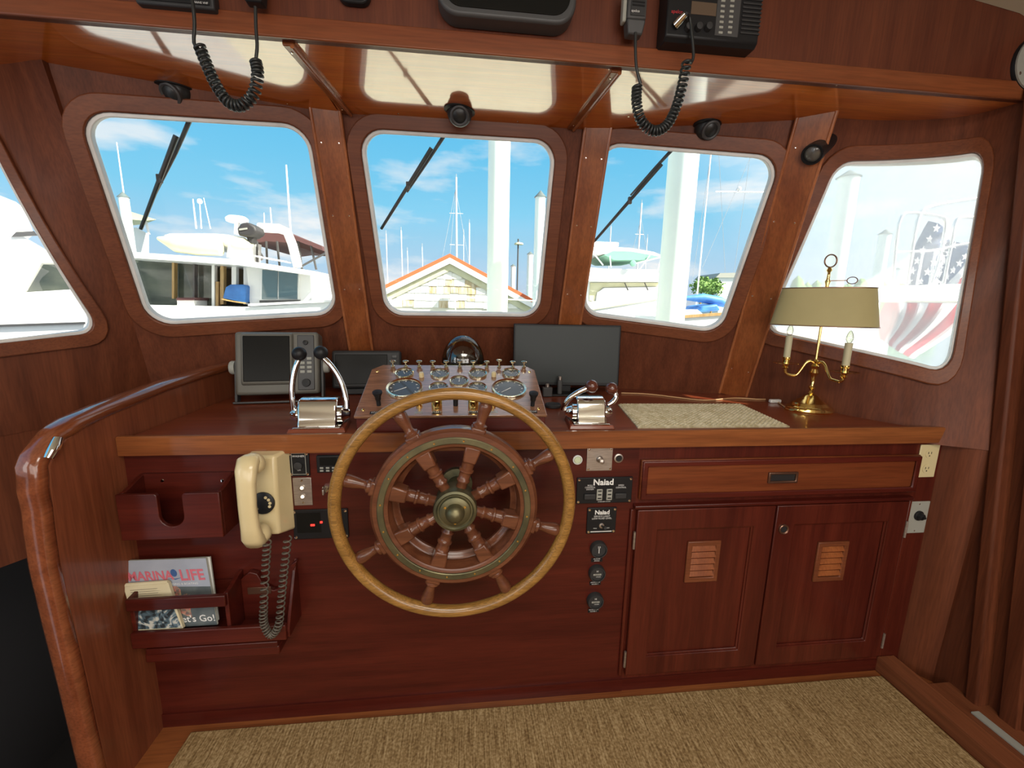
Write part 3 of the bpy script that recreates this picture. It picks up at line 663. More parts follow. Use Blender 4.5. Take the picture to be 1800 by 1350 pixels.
for k in range(8):
    a = R(16+45*k); d = Vector((math.sin(a), 0, math.cos(a))); c = WC+Vector((0, .008, 0))
    sp = obj('spoke', MB().lathe(spoke_p, c, d, 20), M_['wheel'], wh, smooth=50)
    e = d.cross(Vector((0,1,0)))
    def blk(r0, r1, w, y0, y1):
        m = MB(); q = lambda r, s, y: WC+d*r+e*s+Vector((0, y, 0))
        return m.hexa([q(r0,-w*.8,y0), q(r0,w*.8,y0), q(r0,w*.8,y1), q(r0,-w*.8,y1)], [q(r1,-w,y0), q(r1,w,y0), q(r1,w,y1), q(r1,-w,y1)])
    obj('block', blk(.137, .185, .023, -.013, .030), M_['wheel'], sp, bevel=.005)
    obj('collar', blk(.216, .240, .022, -.012, .030), M_['wheel'], sp, bevel=.005)
    obj('handle', MB().lathe(handle_p, c, d, 20), M_['wheel'], sp, smooth=50)

# ------------------------------------------------------------ instrument panel on its sloped box
PT = R(21); PO = Vector((-.042, 1.312, 1.060)); PU = Vector((1,0,0)); PV = Vector((0, math.cos(PT), math.sin(PT))); PN = PU.cross(PV)
PW, PH = .302, .325
def pp(u, v, d=0): return PO+PU*u+PV*v+PN*d
def ppx(x, y): d = ray(x, y); q = EYE+d*((PO-EYE).dot(PN)/d.dot(PN))-PO; return (q.dot(PU), q.dot(PV))
ip = thing('instrument_panel', 'sloped walnut engine instrument panel with brass rimmed gauges, on the worktop behind the wheel', 'instrument panel', (PO.x, 1.46, ZC))
tp = pp(0, PH)
obj('base', MB().add([(PO.x-PW+.004,1.318,ZC),(PO.x+PW-.004,1.318,ZC),(PO.x+PW-.004,tp.y,ZC),(PO.x-PW+.004,tp.y,ZC),(PO.x-PW+.004,1.318,1.052),(PO.x+PW-.004,1.318,1.052),(PO.x+PW-.004,tp.y,tp.z-.012),(PO.x-PW+.004,tp.y,tp.z-.012)],
    [(0,3,2,1),(4,5,6,7),(0,1,5,4),(1,2,6,5),(2,3,7,6),(3,0,4,7)]), M_['conX'], ip, bevel=.003)
obj('face', MB().prism([pp(-PW,-.004,-.010), pp(PW,-.004,-.010), pp(PW,PH-.035,-.010), pp(PW-.035,PH,-.010), pp(-PW+.035,PH,-.010), pp(-PW,PH-.035,-.010)], PN*.010), M_['dash'], ip, bevel=.002)
M_['pale'] = mat('pale_brass', (.74, .68, .50), .16, metal=1)
M_['dial'] = mat('black_gauge_dial', (.045, .047, .046), .25, coat=.55, coat_r=.03, spec=.4)
def gauge(x, y, r, nm='gauge'):
    u, v = ppx(x, y); g = obj(nm, MB().lathe([(r, 0), (r, .005), (r*.97, .008), (r*.86, .006), (r*.84, .003), (r*.84, 0)], pp(u, v), PN, 40, closed=True), M_['pale'], ip, smooth=40)
    obj('dial', MB().lathe([(r*.85, .0002), (r*.85, .0022)], pp(u, v), PN, 32), M_['dial'], g)
    a = R(random.uniform(-60, 60)) if r < .04 else R(-125 if x < 800 else -130); d = PU*math.sin(a)+PV*math.cos(a); e = d.cross(PN); o = pp(u, v, .0024)
    obj('needle', MB().prism([o-d*r*.12-e*r*.03, o-d*r*.12+e*r*.03, o+d*r*.62+e*r*.012, o+d*r*.62-e*r*.012], PN*.0008), M_['letter'], g)
    m = MB()
    for k in range(9):
        t = R(-120+30*k); dd = PU*math.sin(t)+PV*math.cos(t); ee = dd.cross(PN); w = r*.025
        m.prism([o+dd*r*.68-ee*w, o+dd*r*.68+ee*w, o+dd*r*.78+ee*w, o+dd*r*.78-ee*w], PN*.0004)
    obj('scale_marks', m, M_['letter'], g)
for x, y in ((711, 683), (895, 684)): gauge(x, y, .062, 'tachometer')
for x, y in ((711, 657), (773, 658), (840, 658), (898, 657), (807, 671), (771, 683), (839, 683)): gauge(x, y, .034)
def knob(nm, x, y, prof, m, par=None, lab=None):
    u, v = ppx(x, y); k = obj(nm, MB().lathe(prof, pp(u, v), PN, 20), M_[m], par or ip, smooth=40); 
    if lab: k['label'] = lab
    return k
for x, y in ((741, 658), (868, 657)): knob('push_button', x, y+4, [(.009, 0), (.009, .012), (.007, .017), (.0001, .018)], 'cream')
for x in (689, 712, 736, 760, 784, 808, 832, 856, 878, 902, 922):
    u = ppx(x, 650)[0]; hgt = .006 if x == 878 else 0
    k = obj('pull_knob', MB().lathe([(.0075, 0), (.0075, .004), (.0035, .007), (.0035, .015+hgt), (.011, .018+hgt), (.0115, .022+hgt), (.009, .0245+hgt), (.0001, .025+hgt)], pp(u, PH-.014), (PN+Vector((0,.25,.3))).normalized(), 20), M_['pale'], ip, smooth=40)
for x, y in ((663, 712), (933, 713)): 
    k = knob('choke_knob', x+3, y, [(.007, 0), (.007, .020), (.009, .022), (.010, .034), (.0155, .046), (.0155, .050), (.0001, .052)], 'black', lab='tall black pull knob on a brass stem')
for x, y in ((737, 714), (866, 714)): knob('toggle', x, y, [(.010, 0), (.010, .006), (.004, .008), (.005, .022), (.0001, .024)], 'brass')
for x, y in ((768, 716), (832, 716)):
    k = knob('start_switch', x, y, [(.017, 0), (.017, .030), (.015, .033), (.009, .033), (.009, .038), (.0001, .040)], 'brass')
knob('dimmer_knob', 801, 712, [(.008, 0), (.008, .026), (.006, .028), (.0001, .028)], 'black')
for x, y, w, tx in ((662, 720, .034, 'STOP'), (700, 718, .030, ''), (737, 719, .024, ''), (768, 719, .026, 'START'), (832, 719, .026, 'START'), (868, 719, .024, ''), (935, 719, .030, 'STOP')):
    u, v = ppx(x, y); v = .014
    p = obj('name_plate', MB().prism([pp(u-w/2, v-.008), pp(u+w/2, v-.008), pp(u+w/2, v+.006), pp(u-w/2, v+.006)], PN*.0012), M_['black' if tx else 'steel'], ip)
    if tx: text('lettering', tx, M_['letter'], p, pp(u, v-.001, .0014), PU, PV, .011)
for u, v in ((-PW+.022, .03), (PW-.022, .03), (-PW+.022, PH-.05), (PW-.022, PH-.05)): obj('screw', MB().lathe([(.006, 0), (.005, .002), (.0001, .0026)], pp(u, v), PN, 12), M_['brass'], ip)

# compass behind the panel
cp = CT(813, 690); cp = Vector((atY(814, 640, 1.80).x, 1.80, ZC)); zd = atY(814, 637, 1.80).z; rd = 36/745*1.85
root = thing('compass', 'smoked glass domed compass on a brass base behind the instrument panel', 'compass', cp)
obj('binnacle', MB().lathe([(rd*.95, 0), (rd*.95, zd-ZC-.03)], cp, n=40), M_['black'], root)
obj('brass_ring', MB().lathe([(rd*.95, zd-ZC-.03), (rd*1.08, zd-ZC-.026), (rd*1.08, zd-ZC-.004), (rd*1.0, zd-ZC)], cp, n=40), M_['brass'], root)
dm = obj('dome', MB().lathe([(rd*math.cos(t), zd-ZC+rd*math.sin(t)*1.28) for t in [PI/2*i/12 for i in range(13)]], cp, n=40), M_['dome'], root, smooth=80)
cdp = obj('compass_card', MB().lathe([(rd*.72, zd-ZC+.001), (rd*.70, zd-ZC+.012), (rd*.5, zd-ZC+.032), (.0001, zd-ZC+.040)], cp, n=32), M_['dial'], root, smooth=60)
obj('lubber_line', MB().tube([cp+Vector((0,-rd*.74,zd-ZC+.005)), cp+Vector((0,-rd*.70,zd-ZC+.055))], .0018, 6), M_['letter'], cdp)

# ------------------------------------------------------------ engine controls
def engine_control(c, yaw, w, label, knobmat, levers, h=.104):
    T = Matrix.Translation(c) @ Matrix.Rotation(yaw, 4, 'Z')
    root = thing('engine_control', label, 'throttle control', c)
    obj('base_pad', MB(T).hexa([(-w/2-.030,-.055,0),(w/2+.030,-.055,0),(w/2+.020,.085,0),(-w/2-.020,.085,0)], [(-w/2-.024,-.048,.014),(w/2+.024,-.048,.014),(w/2+.015,.08,.014),(-w/2-.015,.08,.014)]), M_['top'], root, bevel=.003)
    prof = [(-.048, .016), (-.044, .026), (-.038, .042), (-.031, h-.024), (-.022, h-.010), (-.010, h-.002), (.004, h), (.030, h-.002), (.055, h-.02), (.066, .04), (.068, .016)]
    obj('housing', MB(T).prism([(-w/2, y, z) for y, z in prof], (w, 0, 0)), M_['chrome'], root, smooth=50, bevel=.006, seg=3)
    obj('flange', MB(T).box(-w/2-.012, w/2+.012, -.050, .072, .014, .019), M_['chrome'], root, bevel=.003)
    for sx in (-1, 1):
        hb = obj('pivot_hub', MB(T).lathe([(.028, 0), (.028, .010), (.022, .014), (.018, .024), (.013, .032), (.0001, .034)], (sx*w/2, .012, .046), (sx,0,0), 24), M_['chrome'], root, smooth=40)
    for sx, pts, kp in levers:
        lv = obj('lever', MB().tube(pts, [.009]*(len(pts)-1)+[.007], 12), M_['chrome'], root, smooth=60)
        obj('knob', MB().ball(kp, .0225, 20, 14), M_[knobmat], lv, smooth=80)
    return root
def bez(p, n=12):
    p = [Vector(q) for q in p]; out = []
    for i in range(n+1):
        t = i/n; out.append(p[0]*(1-t)**3+p[1]*3*t*(1-t)**2+p[2]*3*t*t*(1-t)+p[3]*t**3)
    return out
c = Vector((atY(562, 720, 1.39).x, 1.39, ZC)); yk = 1.40
L1 = bez([atY(516, 722, yk), atY(512, 690, yk), atY(511, 660, yk+.01), atY(526, 630, yk+.02)]); L2 = bez([atY(610, 718, yk), atY(610, 690, yk+.01), atY(598, 655, yk+.02), atY(568, 628, yk+.03)])
engine_control(c, R(3), .118, 'chrome twin lever engine control with black ball knobs, left of the wheel', 'black', ((-1, L1, atY(526, 622, yk+.02)), (1, L2, atY(564, 620, yk+.03))))
c = Vector((atY(1036, 715, 1.40).x, 1.40, ZC)); yk = 1.41
L1 = bez([atY(990, 720, yk-.01), atY(992, 705, yk-.02), atY(1005, 692, yk-.03), atY(1036, 681, yk-.03)]); L2 = bez([atY(1068, 712, yk), atY(1085, 706, yk), atY(1086, 690, yk), atY(1077, 690, yk+.01)])
engine_control(c, R(-2), .10, 'chrome twin lever engine control with brown wooden ball knobs, right of the wheel', 'knobwood', ((-1, L1, atY(1040, 679, yk-.03)), (1, L2, atY(1075, 683, yk+.01))))

# ------------------------------------------------------------ screens on the worktop
def facing(c, yaw, tilt):      # local x right, y depth away, z up; front at y=0
    return Matrix.Translation(c) @ Matrix.Rotation(yaw, 4, 'Z') @ Matrix.Rotation(tilt, 4, 'X')
c = CT(490, 708); 
root = thing('radar_display', 'bulky grey radar display on a bracket at the left end of the worktop', 'radar', c)
T = facing(c+Vector((0,0,.035)), R(8), R(-12))
w, h = .155, .255
obj('case', MB(T).box(-w, w, .0, .10, .0, h), M_['grey'], root, bevel=.012, seg=3)
obj('hood', MB(T).hexa([(-w+.028,-.016,.045),(w-.098,-.016,.045),(w-.092,.01,.035),(-w+.020,.01,.035)], [(-w+.028,-.016,h-.012),(w-.098,-.016,h-.012),(w-.092,.01,h-.002),(-w+.020,.01,h-.002)]), M_['grey'], root, bevel=.008, seg=3)
obj('screen', MB(T).box(-w+.034, w-.104, -.0175, -.010, .052, h-.018), M_['screen'], root, bevel=.004)
kp_ = obj('keypad', MB(T).box(w-.080, w-.016, -.004, .005, .015, h-.014), M_['grey2'], root, bevel=.003)
for r_ in range(4):
    for q in range(2): obj('key', MB(T).box(w-.070+q*.026, w-.052+q*.026, -.007, -.003, .085+r_*.018, .096+r_*.018), M_['lgrey'], kp_, bevel=.001)
for zz, rr in ((h-.045, .010), (.045, .017)): obj('dial_knob', MB(T).lathe([(rr, 0), (rr*.9, .010), (.0001, .011)], (w-.048, -.003, zz), (0,-1,0), 24), M_['black'], kp_)
obj('bracket', MB(T).box(-w-.006, w+.006, -.01, .075, -.034, -.026).box(-w-.012, -w-.002, .03, .07, -.034, h*.55).box(w+.002, w+.012, .03, .07, -.034, h*.55), M_['grey2'], root, bevel=.002)
for sx in (-1, 1): obj('clamp_knob', MB(T).lathe([(.028, 0), (.028, .014), (.024, .020), (.0001, .021)], (sx*(w+.012), .05, h*.45), (sx,0,0), 24), M_['lgrey'], root)

c = CT(646, 690); c.y = 1.93; c.x = atY(646, 660, 1.93).x
root = thing('chart_plotter', 'low black chart plotter standing between the grey radar and the instrument panel', 'chart plotter', (c.x, c.y, ZC))
T = facing(Vector((c.x, c.y, ZC)), R(4), R(-10))
obj('case', MB(T).box(-.155, .145, 0, .05, .03, .20), M_['black2'], root, bevel=.012, seg=3)
obj('screen', MB(T).box(-.140, .085, -.002, .004, .048, .182), M_['screen'], root, bevel=.002)
for k in range(4): obj('key', MB(T).box(.105, .128, -.004, .002, .165-k*.022, .179-k*.022), M_['grey2'], root, bevel=.002)
obj('foot', MB(T).box(-.10, .09, .0, .08, 0.002, .03), M_['black'], root, bevel=.004)

Y = 1.93; a, b = atY(904, 569, Y), atY(1085, 678, Y)
root = thing('monitor', 'flat black computer monitor on the worktop right of the compass', 'monitor', ((a.x+b.x)/2, Y+.03, ZC))
T = facing(Vector(((a.x+b.x)/2, Y, b.z)), R(-4), R(-3)); w, h = (b.x-a.x)/2, a.z-b.z
obj('case', MB(T).box(-w, w, 0, .028, 0, h), M_['black'], root, bevel=.004)
obj('screen', MB(T).box(-w+.010, w-.010, -.0012, .002, .016, h-.010), mat('grey_lcd_panel', (.030, .036, .036), .4, spec=.3), root)
obj('stand_neck', MB().box(root.location.x-.03, root.location.x+.03, Y+.03, Y+.05, ZC+.008, b.z+.10), M_['black'], root)
obj('stand_foot', MB().box(root.location.x-.10, root.location.x+.10, Y-.05, Y+.12, ZC, ZC+.010), M_['black'], root, bevel=.003)
# small gadgets under the monitor
for k, (x, y, sx_, sy_, sz_, lab, cat) in enumerate(((966, 694, .045, .03, .045, 'small grey handheld device lying below the monitor', 'device'), (988, 692, .022, .022, .075, 'small upright grey tube holder below the monitor corner', 'holder'))):
    p = CT(x, y+8); p.y += .06
    r_ = thing('gadget', lab, cat, p)
    obj('body', MB().box(p.x-sx_/2, p.x+sx_/2, p.y-sy_/2, p.y+sy_/2, ZC, ZC+sz_), M_['grey2'], r_, bevel=.005)
    obj('cap', MB().lathe([(.009, 0), (.009, .012), (.006, .016), (.0001, .016)], (p.x, p.y, ZC+sz_), n=14), M_['steel'], r_)
p = CT(972, 716); r_ = tag(obj('coaster', MB().lathe([(.03, 0), (.034, .004), (.034, .012), (.030, .016), (.026, .012), (.0001, .011)], p, n=28), M_['black2']), 'little round black dish on the worktop beside the instrument panel', 'dish')

# woven mat
q = [CT(1086, 712), CT(1302, 712), CT(1388, 751), CT(1121, 753)]
def matfn(u, v):
    p = q[3].lerp(q[2], u).lerp(q[0].lerp(q[1], u), v)
    e = min(1, min(u, 1-u)*60, min(v, 1-v)*40)
    return p+Vector((0, 0, .004+.007*e*(.5+.5*math.sin(u*PI*64)*math.sin(v*PI*36))))
tag(obj('woven_mat', MB().sheet(matfn, 200, 110, (0,0,-.004)), mottle('cream_woven_straw', (.42, .35, .20), (.66, .59, .42), 55, .9), smooth=0, fix=False), 'cream woven straw mat lying flat on the right half of the worktop', 'mat', kind='stuff')

# ------------------------------------------------------------ brass two candle desk lamp
lb = CT(1421, 722); LY = lb.y
lamp = thing('table_lamp', 'brass two candle table lamp with an olive oval shade on the worktop', 'lamp', lb)
LP = lambda x, y, dy=0: atY(x, y, LY+dy)
obj('base', MB().lathe([(.090, 0), (.092, .004), (.088, .008), (.088, .014), (.079, .022), (.075, .023), (.065, .036), (.059, .037), (.044, .050), (.040, .051), (.024, .066), (.012, .072), (.0001, .072)], lb, n=48, sy=.72, sx=1.0, xref=(1,-.25,0)), M_['brass'], lamp, smooth=40)
axis = lambda z: Vector((lb.x, lb.y, z))
zt0 = ZC+.07; za = LP(1425, 640).z; zs = LP(1440, 575).z; ztp = LP(1465, 470).z
obj('stem', MB().lathe([(.008, ZC+.068), (.012, ZC+.078), (.006, ZC+.088), (.014, ZC+.100), (.006, ZC+.112), (.010, za-.05), (.018, za-.035), (.012, za-.02), (.017, za-.008), (.008, za+.004), (.012, za+.012), (.006, za+.020), (.0052, za+.03), (.0052, ztp-.03)], (lb.x, lb.y, 0), n=24), M_['brass'], lamp, smooth=40)
for sx_, cup in ((-1, LP(1381, 640, .03)), (1, LP(1484, 656, -.13))):
    s0 = axis(za-.005); bx = cup
    arm = bez([s0, s0+Vector(((bx.x-s0.x)*.35, (bx.y-s0.y)*.35, .06)), s0+Vector(((bx.x-s0.x)*.45, (bx.y-s0.y)*.45, -.05)), s0+Vector(((bx.x-s0.x)*.65, (bx.y-s0.y)*.65, -.045))], 10)
    e = arm[-1]; arm2 = bez([e, e+Vector(((bx.x-s0.x)*.2, (bx.y-s0.y)*.2, .0)), bx+Vector((0,0,-.045)), bx+Vector((0,0,-.012))], 10)
    ar = obj('arm', MB().tube(arm+arm2[1:], .0055, 10), M_['brass'], lamp, smooth=60)
    obj('drip_pan', MB().lathe([(.006, -.020), (.012, -.014), (.009, -.006), (.012, 0), (.046, .004), (.047, .006), (.012, .004), (.012, .020), (.016, .024), (.016, .030), (.010, .031), (.0001, .031)], bx, n=32), M_['brass'], ar, smooth=40)
    cz_ = bx.z+.03; top_ = LP(1388, 590, .03).z if sx_ < 0 else LP(1494, 603, -.13).z
    cn = obj('candle_tube', MB().lathe([(.0125, 0), (.0125, top_-cz_)], (bx.x, bx.y, cz_), n=20), M_['candle'], ar, smooth=40)
    obj('bulb', MB().lathe([(.006, 0), (.011, .010), (.0125, .020), (.009, .034), (.004, .044), (.0001, .047)], (bx.x, bx.y, top_), n=20), M_['bulb'], ar, smooth=60)
# oval tapered shade
shz0, shz1 = LP(1440, 572).z, LP(1455, 508).z
E0, E1 = LP(1353, 570, .06), LP(1546, 578, -.15); T0, T1 = LP(1375, 508, .05), LP(1542, 514, -.14)
E0.z = E1.z = shz0; T0.z = T1.z = shz1
def oval(c, e, b, z, n=48):
    p = Vector((-e.y, e.x, 0)).normalized()*b; q = [c+e*math.cos(2*PI*k/n)+p*math.sin(2*PI*k/n) for k in range(n)]
    return [Vector((v.x, v.y, z)) for v in q]
ca, cb, ra, rb = (E0+E1)/2, (T0+T1)/2, (E1-E0)/2, (T1-T0)/2
m = MB(); n = 48; vs = oval(ca, ra, .085, shz0)+oval(cb, rb, .065, shz1)+oval(cb, rb*.975, .062, shz1)+oval(ca, ra*.975, .082, shz0)
m.add(vs, [(r*n+k, r*n+(k+1)%n, ((r+1)%4)*n+(k+1)%n, ((r+1)%4)*n+k) for r in range(4) for k in range(n)])
sh = obj('lamp_shade', m, M_['shade'], lamp, smooth=50)
for cx, a, b, z in ((ca, ra*1.003, .0855, shz0), (cb, rb*1.003, .0655, shz1)): obj('trim', MB().tube(oval(cx, a, b, z), .002, 6, closed=True), M_['bronze'], sh)
obj('finial', MB().lathe([(.007, ztp-.10), (.009, ztp-.09), (.006, ztp-.07), (.010, ztp-.055), (.006, ztp-.045), (.005, ztp-.02), (.010, ztp-.012), (.005, ztp), (.0001, ztp+.002)], (lb.x, lb.y, 0), n=20), M_['brass'], lamp, smooth=40)
rc = Vector((lb.x, lb.y, ztp+.024)); obj('ring', MB().tube([rc+Vector((.026*math.cos(t), 0, .024*math.sin(t))) for t in [2*PI*k/32 for k in range(32)]], .0028, 8, closed=True), M_['bronze'], lamp)
k0 = Vector((lb.x+.006, lb.y, ztp-.052)); ke = k0+Vector((.058, -.02, .002)); kr = ke+Vector((.017, -.006, 0))
obj('key', MB().tube([k0, ke], .0018, 6).tube([kr+Vector((.017*math.cos(t), -.006*math.cos(t), .013*math.sin(t))) for t in [2*PI*k/24 for k in range(24)]], .0018, 6, closed=True), M_['bronze'], lamp)
# its cord and inline switch
cpts = [CT(x, y)+Vector((0,0,.0035)) for x, y in ((1092, 692), (1140, 694), (1190, 700), (1240, 705), (1290, 701), (1330, 703), (1360, 705), (1395, 710))]
cpts[-1] = lb+Vector((-.075, .03, .004))
cr_ = thing('lamp_cord', 'thin pale lamp cord with an inline switch running along the back of the worktop', 'cord', cpts[0])
sm = []
for i in range(len(cpts)-1):
    for j in range(4): sm.append(Ruled.crv(cpts, (i+j/4)/(len(cpts)-1)))
obj('wire', MB().tube(sm+[cpts[-1]], .003, 8), M_['lampcord'], cr_, smooth=60)
p = CT(1362, 708); obj('switch', MB().box(p.x-.026, p.x+.026, p.y-.010, p.y+.010, ZC, ZC+.016), M_['white'], cr_, bevel=.005, seg=3)

# ------------------------------------------------------------ wall telephone
def rectY(x0, y0, x1, y1, Y):     # pixel box -> x0,x1,z0,z1 on the upright plane at depth Y
    a, b = atY(x0, y0, Y), atY(x1, y1, Y); c, d = atY(x1, y0, Y), atY(x0, y1, Y)
    return (a.x+d.x)/2, (b.x+c.x)/2, (b.z+d.z)/2, (a.z+c.z)/2
cx = atY(474, 870, 1.262).x; zt_, zb_ = atY(475, 798, 1.245).z, atY(490, 943, 1.255).z
ph = thing('wall_telephone', 'cream wall telephone with a handset and curly cord left of the steering wheel', 'telephone', (cx, FY, zb_))
w = .054
obj('base', MB().hexa([(cx-w, FY, zb_), (cx+w, FY, zb_), (cx+w, FY, zt_), (cx-w, FY, zt_)], [(cx-w+.004, FY-.070, zb_+.02), (cx+w-.022, FY-.070, zb_+.02), (cx+w-.022, FY-.058, zt_-.006), (cx-w+.004, FY-.058, zt_-.006)]), M_['cream'], ph, bevel=.008, seg=3)
dl = obj('dial', MB().lathe([(.033, 0), (.033, .004), (.030, .006), (.0001, .006)], (cx-.006, FY-.068, (zt_+zb_)/2-.012), (0,-1,.08), 32), M_['black'], ph, smooth=40)
dc = Vector((cx-.006, FY-.0745, (zt_+zb_)/2-.012))
for k in range(10):
    a = R(30+28*k); obj('finger_hole', MB().lathe([(.0045, 0), (.0045, .0008)], dc+Vector((.022*math.sin(a), 0, .022*math.cos(a))), (0,-1,.08), 10), M_['cream'], dl)
hz1, hz0 = atY(455, 812, 1.19).z, atY(472, 948, 1.19).z
hx = cx-.012
def handset():
    m = MB(); n = 14; vs = []
    prof = [(1.205, hz1+.004, .022, .016), (1.186, hz1+.002, .026, .021), (1.170, hz1-.018, .025, .018), (1.162, hz1-.055, .022, .014), (1.158, (hz0+hz1)/2, .021, .013), (1.162, hz0+.055, .022, .014), (1.168, hz0+.020, .025, .018), (1.182, hz0+.002, .026, .021), (1.202, hz0-.001, .022, .016)]
    for i, (y, z, a, b) in enumerate(prof):
        p0, p1 = prof[max(i-1, 0)], prof[min(i+1, len(prof)-1)]; t = Vector((0, p1[0]-p0[0], p1[1]-p0[1])).normalized(); wv = Vector((1,0,0)).cross(t)
        for k in range(n):
            th = 2*PI*k/n; e = .7; vs.append(Vector((hx, y, z))+Vector((1,0,0))*a*1.12*math.copysign(abs(math.cos(th))**e, math.cos(th))+wv*b*math.copysign(abs(math.sin(th))**e, math.sin(th)))
    L = len(prof); return m.add(vs, [(i*n+k, i*n+(k+1)%n, (i+1)*n+(k+1)%n, (i+1)*n+k) for i in range(L-1) for k in range(n)]+[tuple(range(n)), tuple((L-1)*n+k for k in range(n))])
hs = obj('handset', handset(), M_['cream'], ph, smooth=70)
for z in (hz1-.010, hz0+.012): obj('cup', MB().lathe([(.018, 0), (.028, .006), (.032, .020), (.031, .032), (.027, .036), (.0001, .037)], (hx, 1.180, z), (.12, 1, 0), 28), M_['cream'], hs, smooth=50)
def coil(path, r, turns, wire, n=12, k=6):
    pts = [Vector(p) for p in path]; N_ = len(pts)-1; out = []; T_ = int(turns*n); up = None
    for i in range(T_+1):
        t = i/T_; c = Ruled.crv(pts, t); d = (Ruled.crv(pts, min(t+.004, 1))-Ruled.crv(pts, max(t-.004, 0))).normalized()
        u = Vector((0,1,0)) if up is None else up; u = (u-d*u.dot(d)).normalized(); up = u; v = d.cross(u); a = 2*PI*i/n
        out.append(c+(u*math.cos(a)+v*math.sin(a))*r)
    return MB().tube(out, wire, k)
yc = 1.172
obj('curly_cord', coil([atY(x, y, yc) for x, y in ((470, 952), (467, 1000), (464, 1060), (464, 1095), (476, 1116), (490, 1098), (495, 1050), (500, 1000), (506, 945))], .0098, 44, .0023), M_['cord'], ph, smooth=70)

# ------------------------------------------------------------ wooden letter pocket and magazine rack on the console face
yf = 1.195
x0, x1 = atY(206, 900, yf).x, atY(388, 900, yf).x; z0 = atY(300, 948, yf).z; z1 = atY(300, 868, yf).z; zk = F(340, 829).z
pk = thing('letter_pocket', 'mahogany letter pocket with a U shaped notch in its front, above the magazine rack', 'letter holder', ((x0+x1)/2, FY, z0))
nx, nw, nb = atY(299, 890, yf).x, .032, atY(299, 926, yf).z
fr = [(x0,z0),(x1,z0),(x1,z1),(nx+nw+.006,z1),(nx+nw,z1-.006)]+[(nx+nw*math.cos(t), nb+nw-nw*math.sin(t)) for t in [PI*i/10 for i in range(11)]]+[(nx-nw,z1-.006),(nx-nw-.006,z1)]+[(x0,z1)]
obj('front_board', MB().prism([(x, yf, z) for x, z in fr], (0, .012, 0)), M_['conX'], pk, bevel=.002)
obj('back_board', MB().box(x0+.012, x1-.012, FY-.012, FY, z0, zk), M_['conX'], pk)
sp_ = [(FY, z0), (yf+.012, z0), (yf+.012, z1)]+[(yf+.012+(FY-yf-.012)*t, z1+(zk-z1)*(3*t*t-2*t**3)) for t in [i/8 for i in range(1, 9)]]
for x in (x0, x1-.012): obj('side_board', MB().prism([(x, y, z) for y, z in sp_], (.012, 0, 0)), M_['conX'], pk, bevel=.002)
obj('bottom_board', MB().box(x0+.012, x1-.012, yf+.012, FY-.012, z0, z0+.012), M_['conX'], pk)
for x in (285, 394): p = atY(x, 845, FY-.0125); obj('screw', MB().lathe([(.005, 0), (.004, .0015), (.0001, .002)], (p.x if x < 300 else x1-.04, FY-.012, p.z), (0,-1,0), 10), M_['chrome'], pk)
yr = 1.195
x0, xd, x1 = atY(222, 1080, yr).x, atY(392, 1080, yr).x, atY(508, 1080, yr+.03).x
zb_ = atY(330, 1136, yr).z; zl = atY(330, 1109, yr).z; zr1, zr0 = atY(300, 1052, yr).z, atY(300, 1072, yr).z; zsp = F(380, 1002).z
rk = thing('magazine_rack', 'mahogany magazine rack with a front rail, mounted low on the console face', 'magazine rack', ((x0+x1)/2, FY, zb_))
obj('front_ledge', MB().box(x0, x1, yr, yr+.014, zb_, zl), M_['conX'], rk, bevel=.003)
obj('bottom_board', MB().box(x0, x1, yr+.014, FY, zb_, zb_+.012), M_['conX'], rk)
obj('back_board', MB().box(x0, xd, FY-.008, FY, zb_, zsp-.03), M_['conX'], rk)
obj('rail', MB().box(x0, xd+.01, yr, yr+.014, zr0, zr1), M_['conX'], rk, bevel=.003)
sd = [(FY, zb_), (yr+.012, zb_), (yr+.012, zr1)]+[(yr+.012+(FY-yr-.012)*t, zr1+(zsp-zr1)*(3*t*t-2*t**3)) for t in [i/8 for i in range(1, 9)]]
for x in (x0, xd): obj('side_board', MB().prism([(x, y, z) for y, z in sd], (.012, 0, 0)), M_['conX'], rk, bevel=.002)
zz = lambda y: F(420, y).z
sc_ = [(xd+.012, zb_), (x1, zb_), (x1, zz(1002)), (x1+.012, zz(984)), (x1-.005, zz(990))]+[(x1-.02-(x1-xd-.06)*t, zz(1004+30*math.sin(PI*min(1, t*1.25))**.8 if t < .8 else 1004-(t-.8)*20)) for t in [i/10 for i in range(11)]]+[(xd+.012, zz(1012))]
obj('scalloped_panel', MB().prism([(x, FY-.020, z) for x, z in sc_], (0, .018, 0)), M_['conX'], rk, bevel=.002)
obj('end_board', MB().prism([(x1-.004, y, z) for y, z in ((FY, zb_), (yr+.012, zb_), (yr+.012, zb_+.03), (FY-.02, zz(1000)), (FY, zz(985)))], (.010, 0, 0)), M_['conX'], rk, bevel=.002)
p = atY(456, 1038, FY-.021); obj('latch_plate', MB().box(p.x-.035, p.x+.035, FY-.022, FY-.020, p.z-.012, p.z+.012), M_['bronze'], rk, bevel=.001)
obj('lower_strip', MB().box(x0+.02, x1-.03, yr+.014, FY, zb_-.062, zb_-.030), M_['conX'], rk, bevel=.004)
obj('lower_bead', MB().box(x0+.03, x1-.03, yr+.006, FY, zb_-.028, zb_-.008), M_['conX'], rk, bevel=.003)
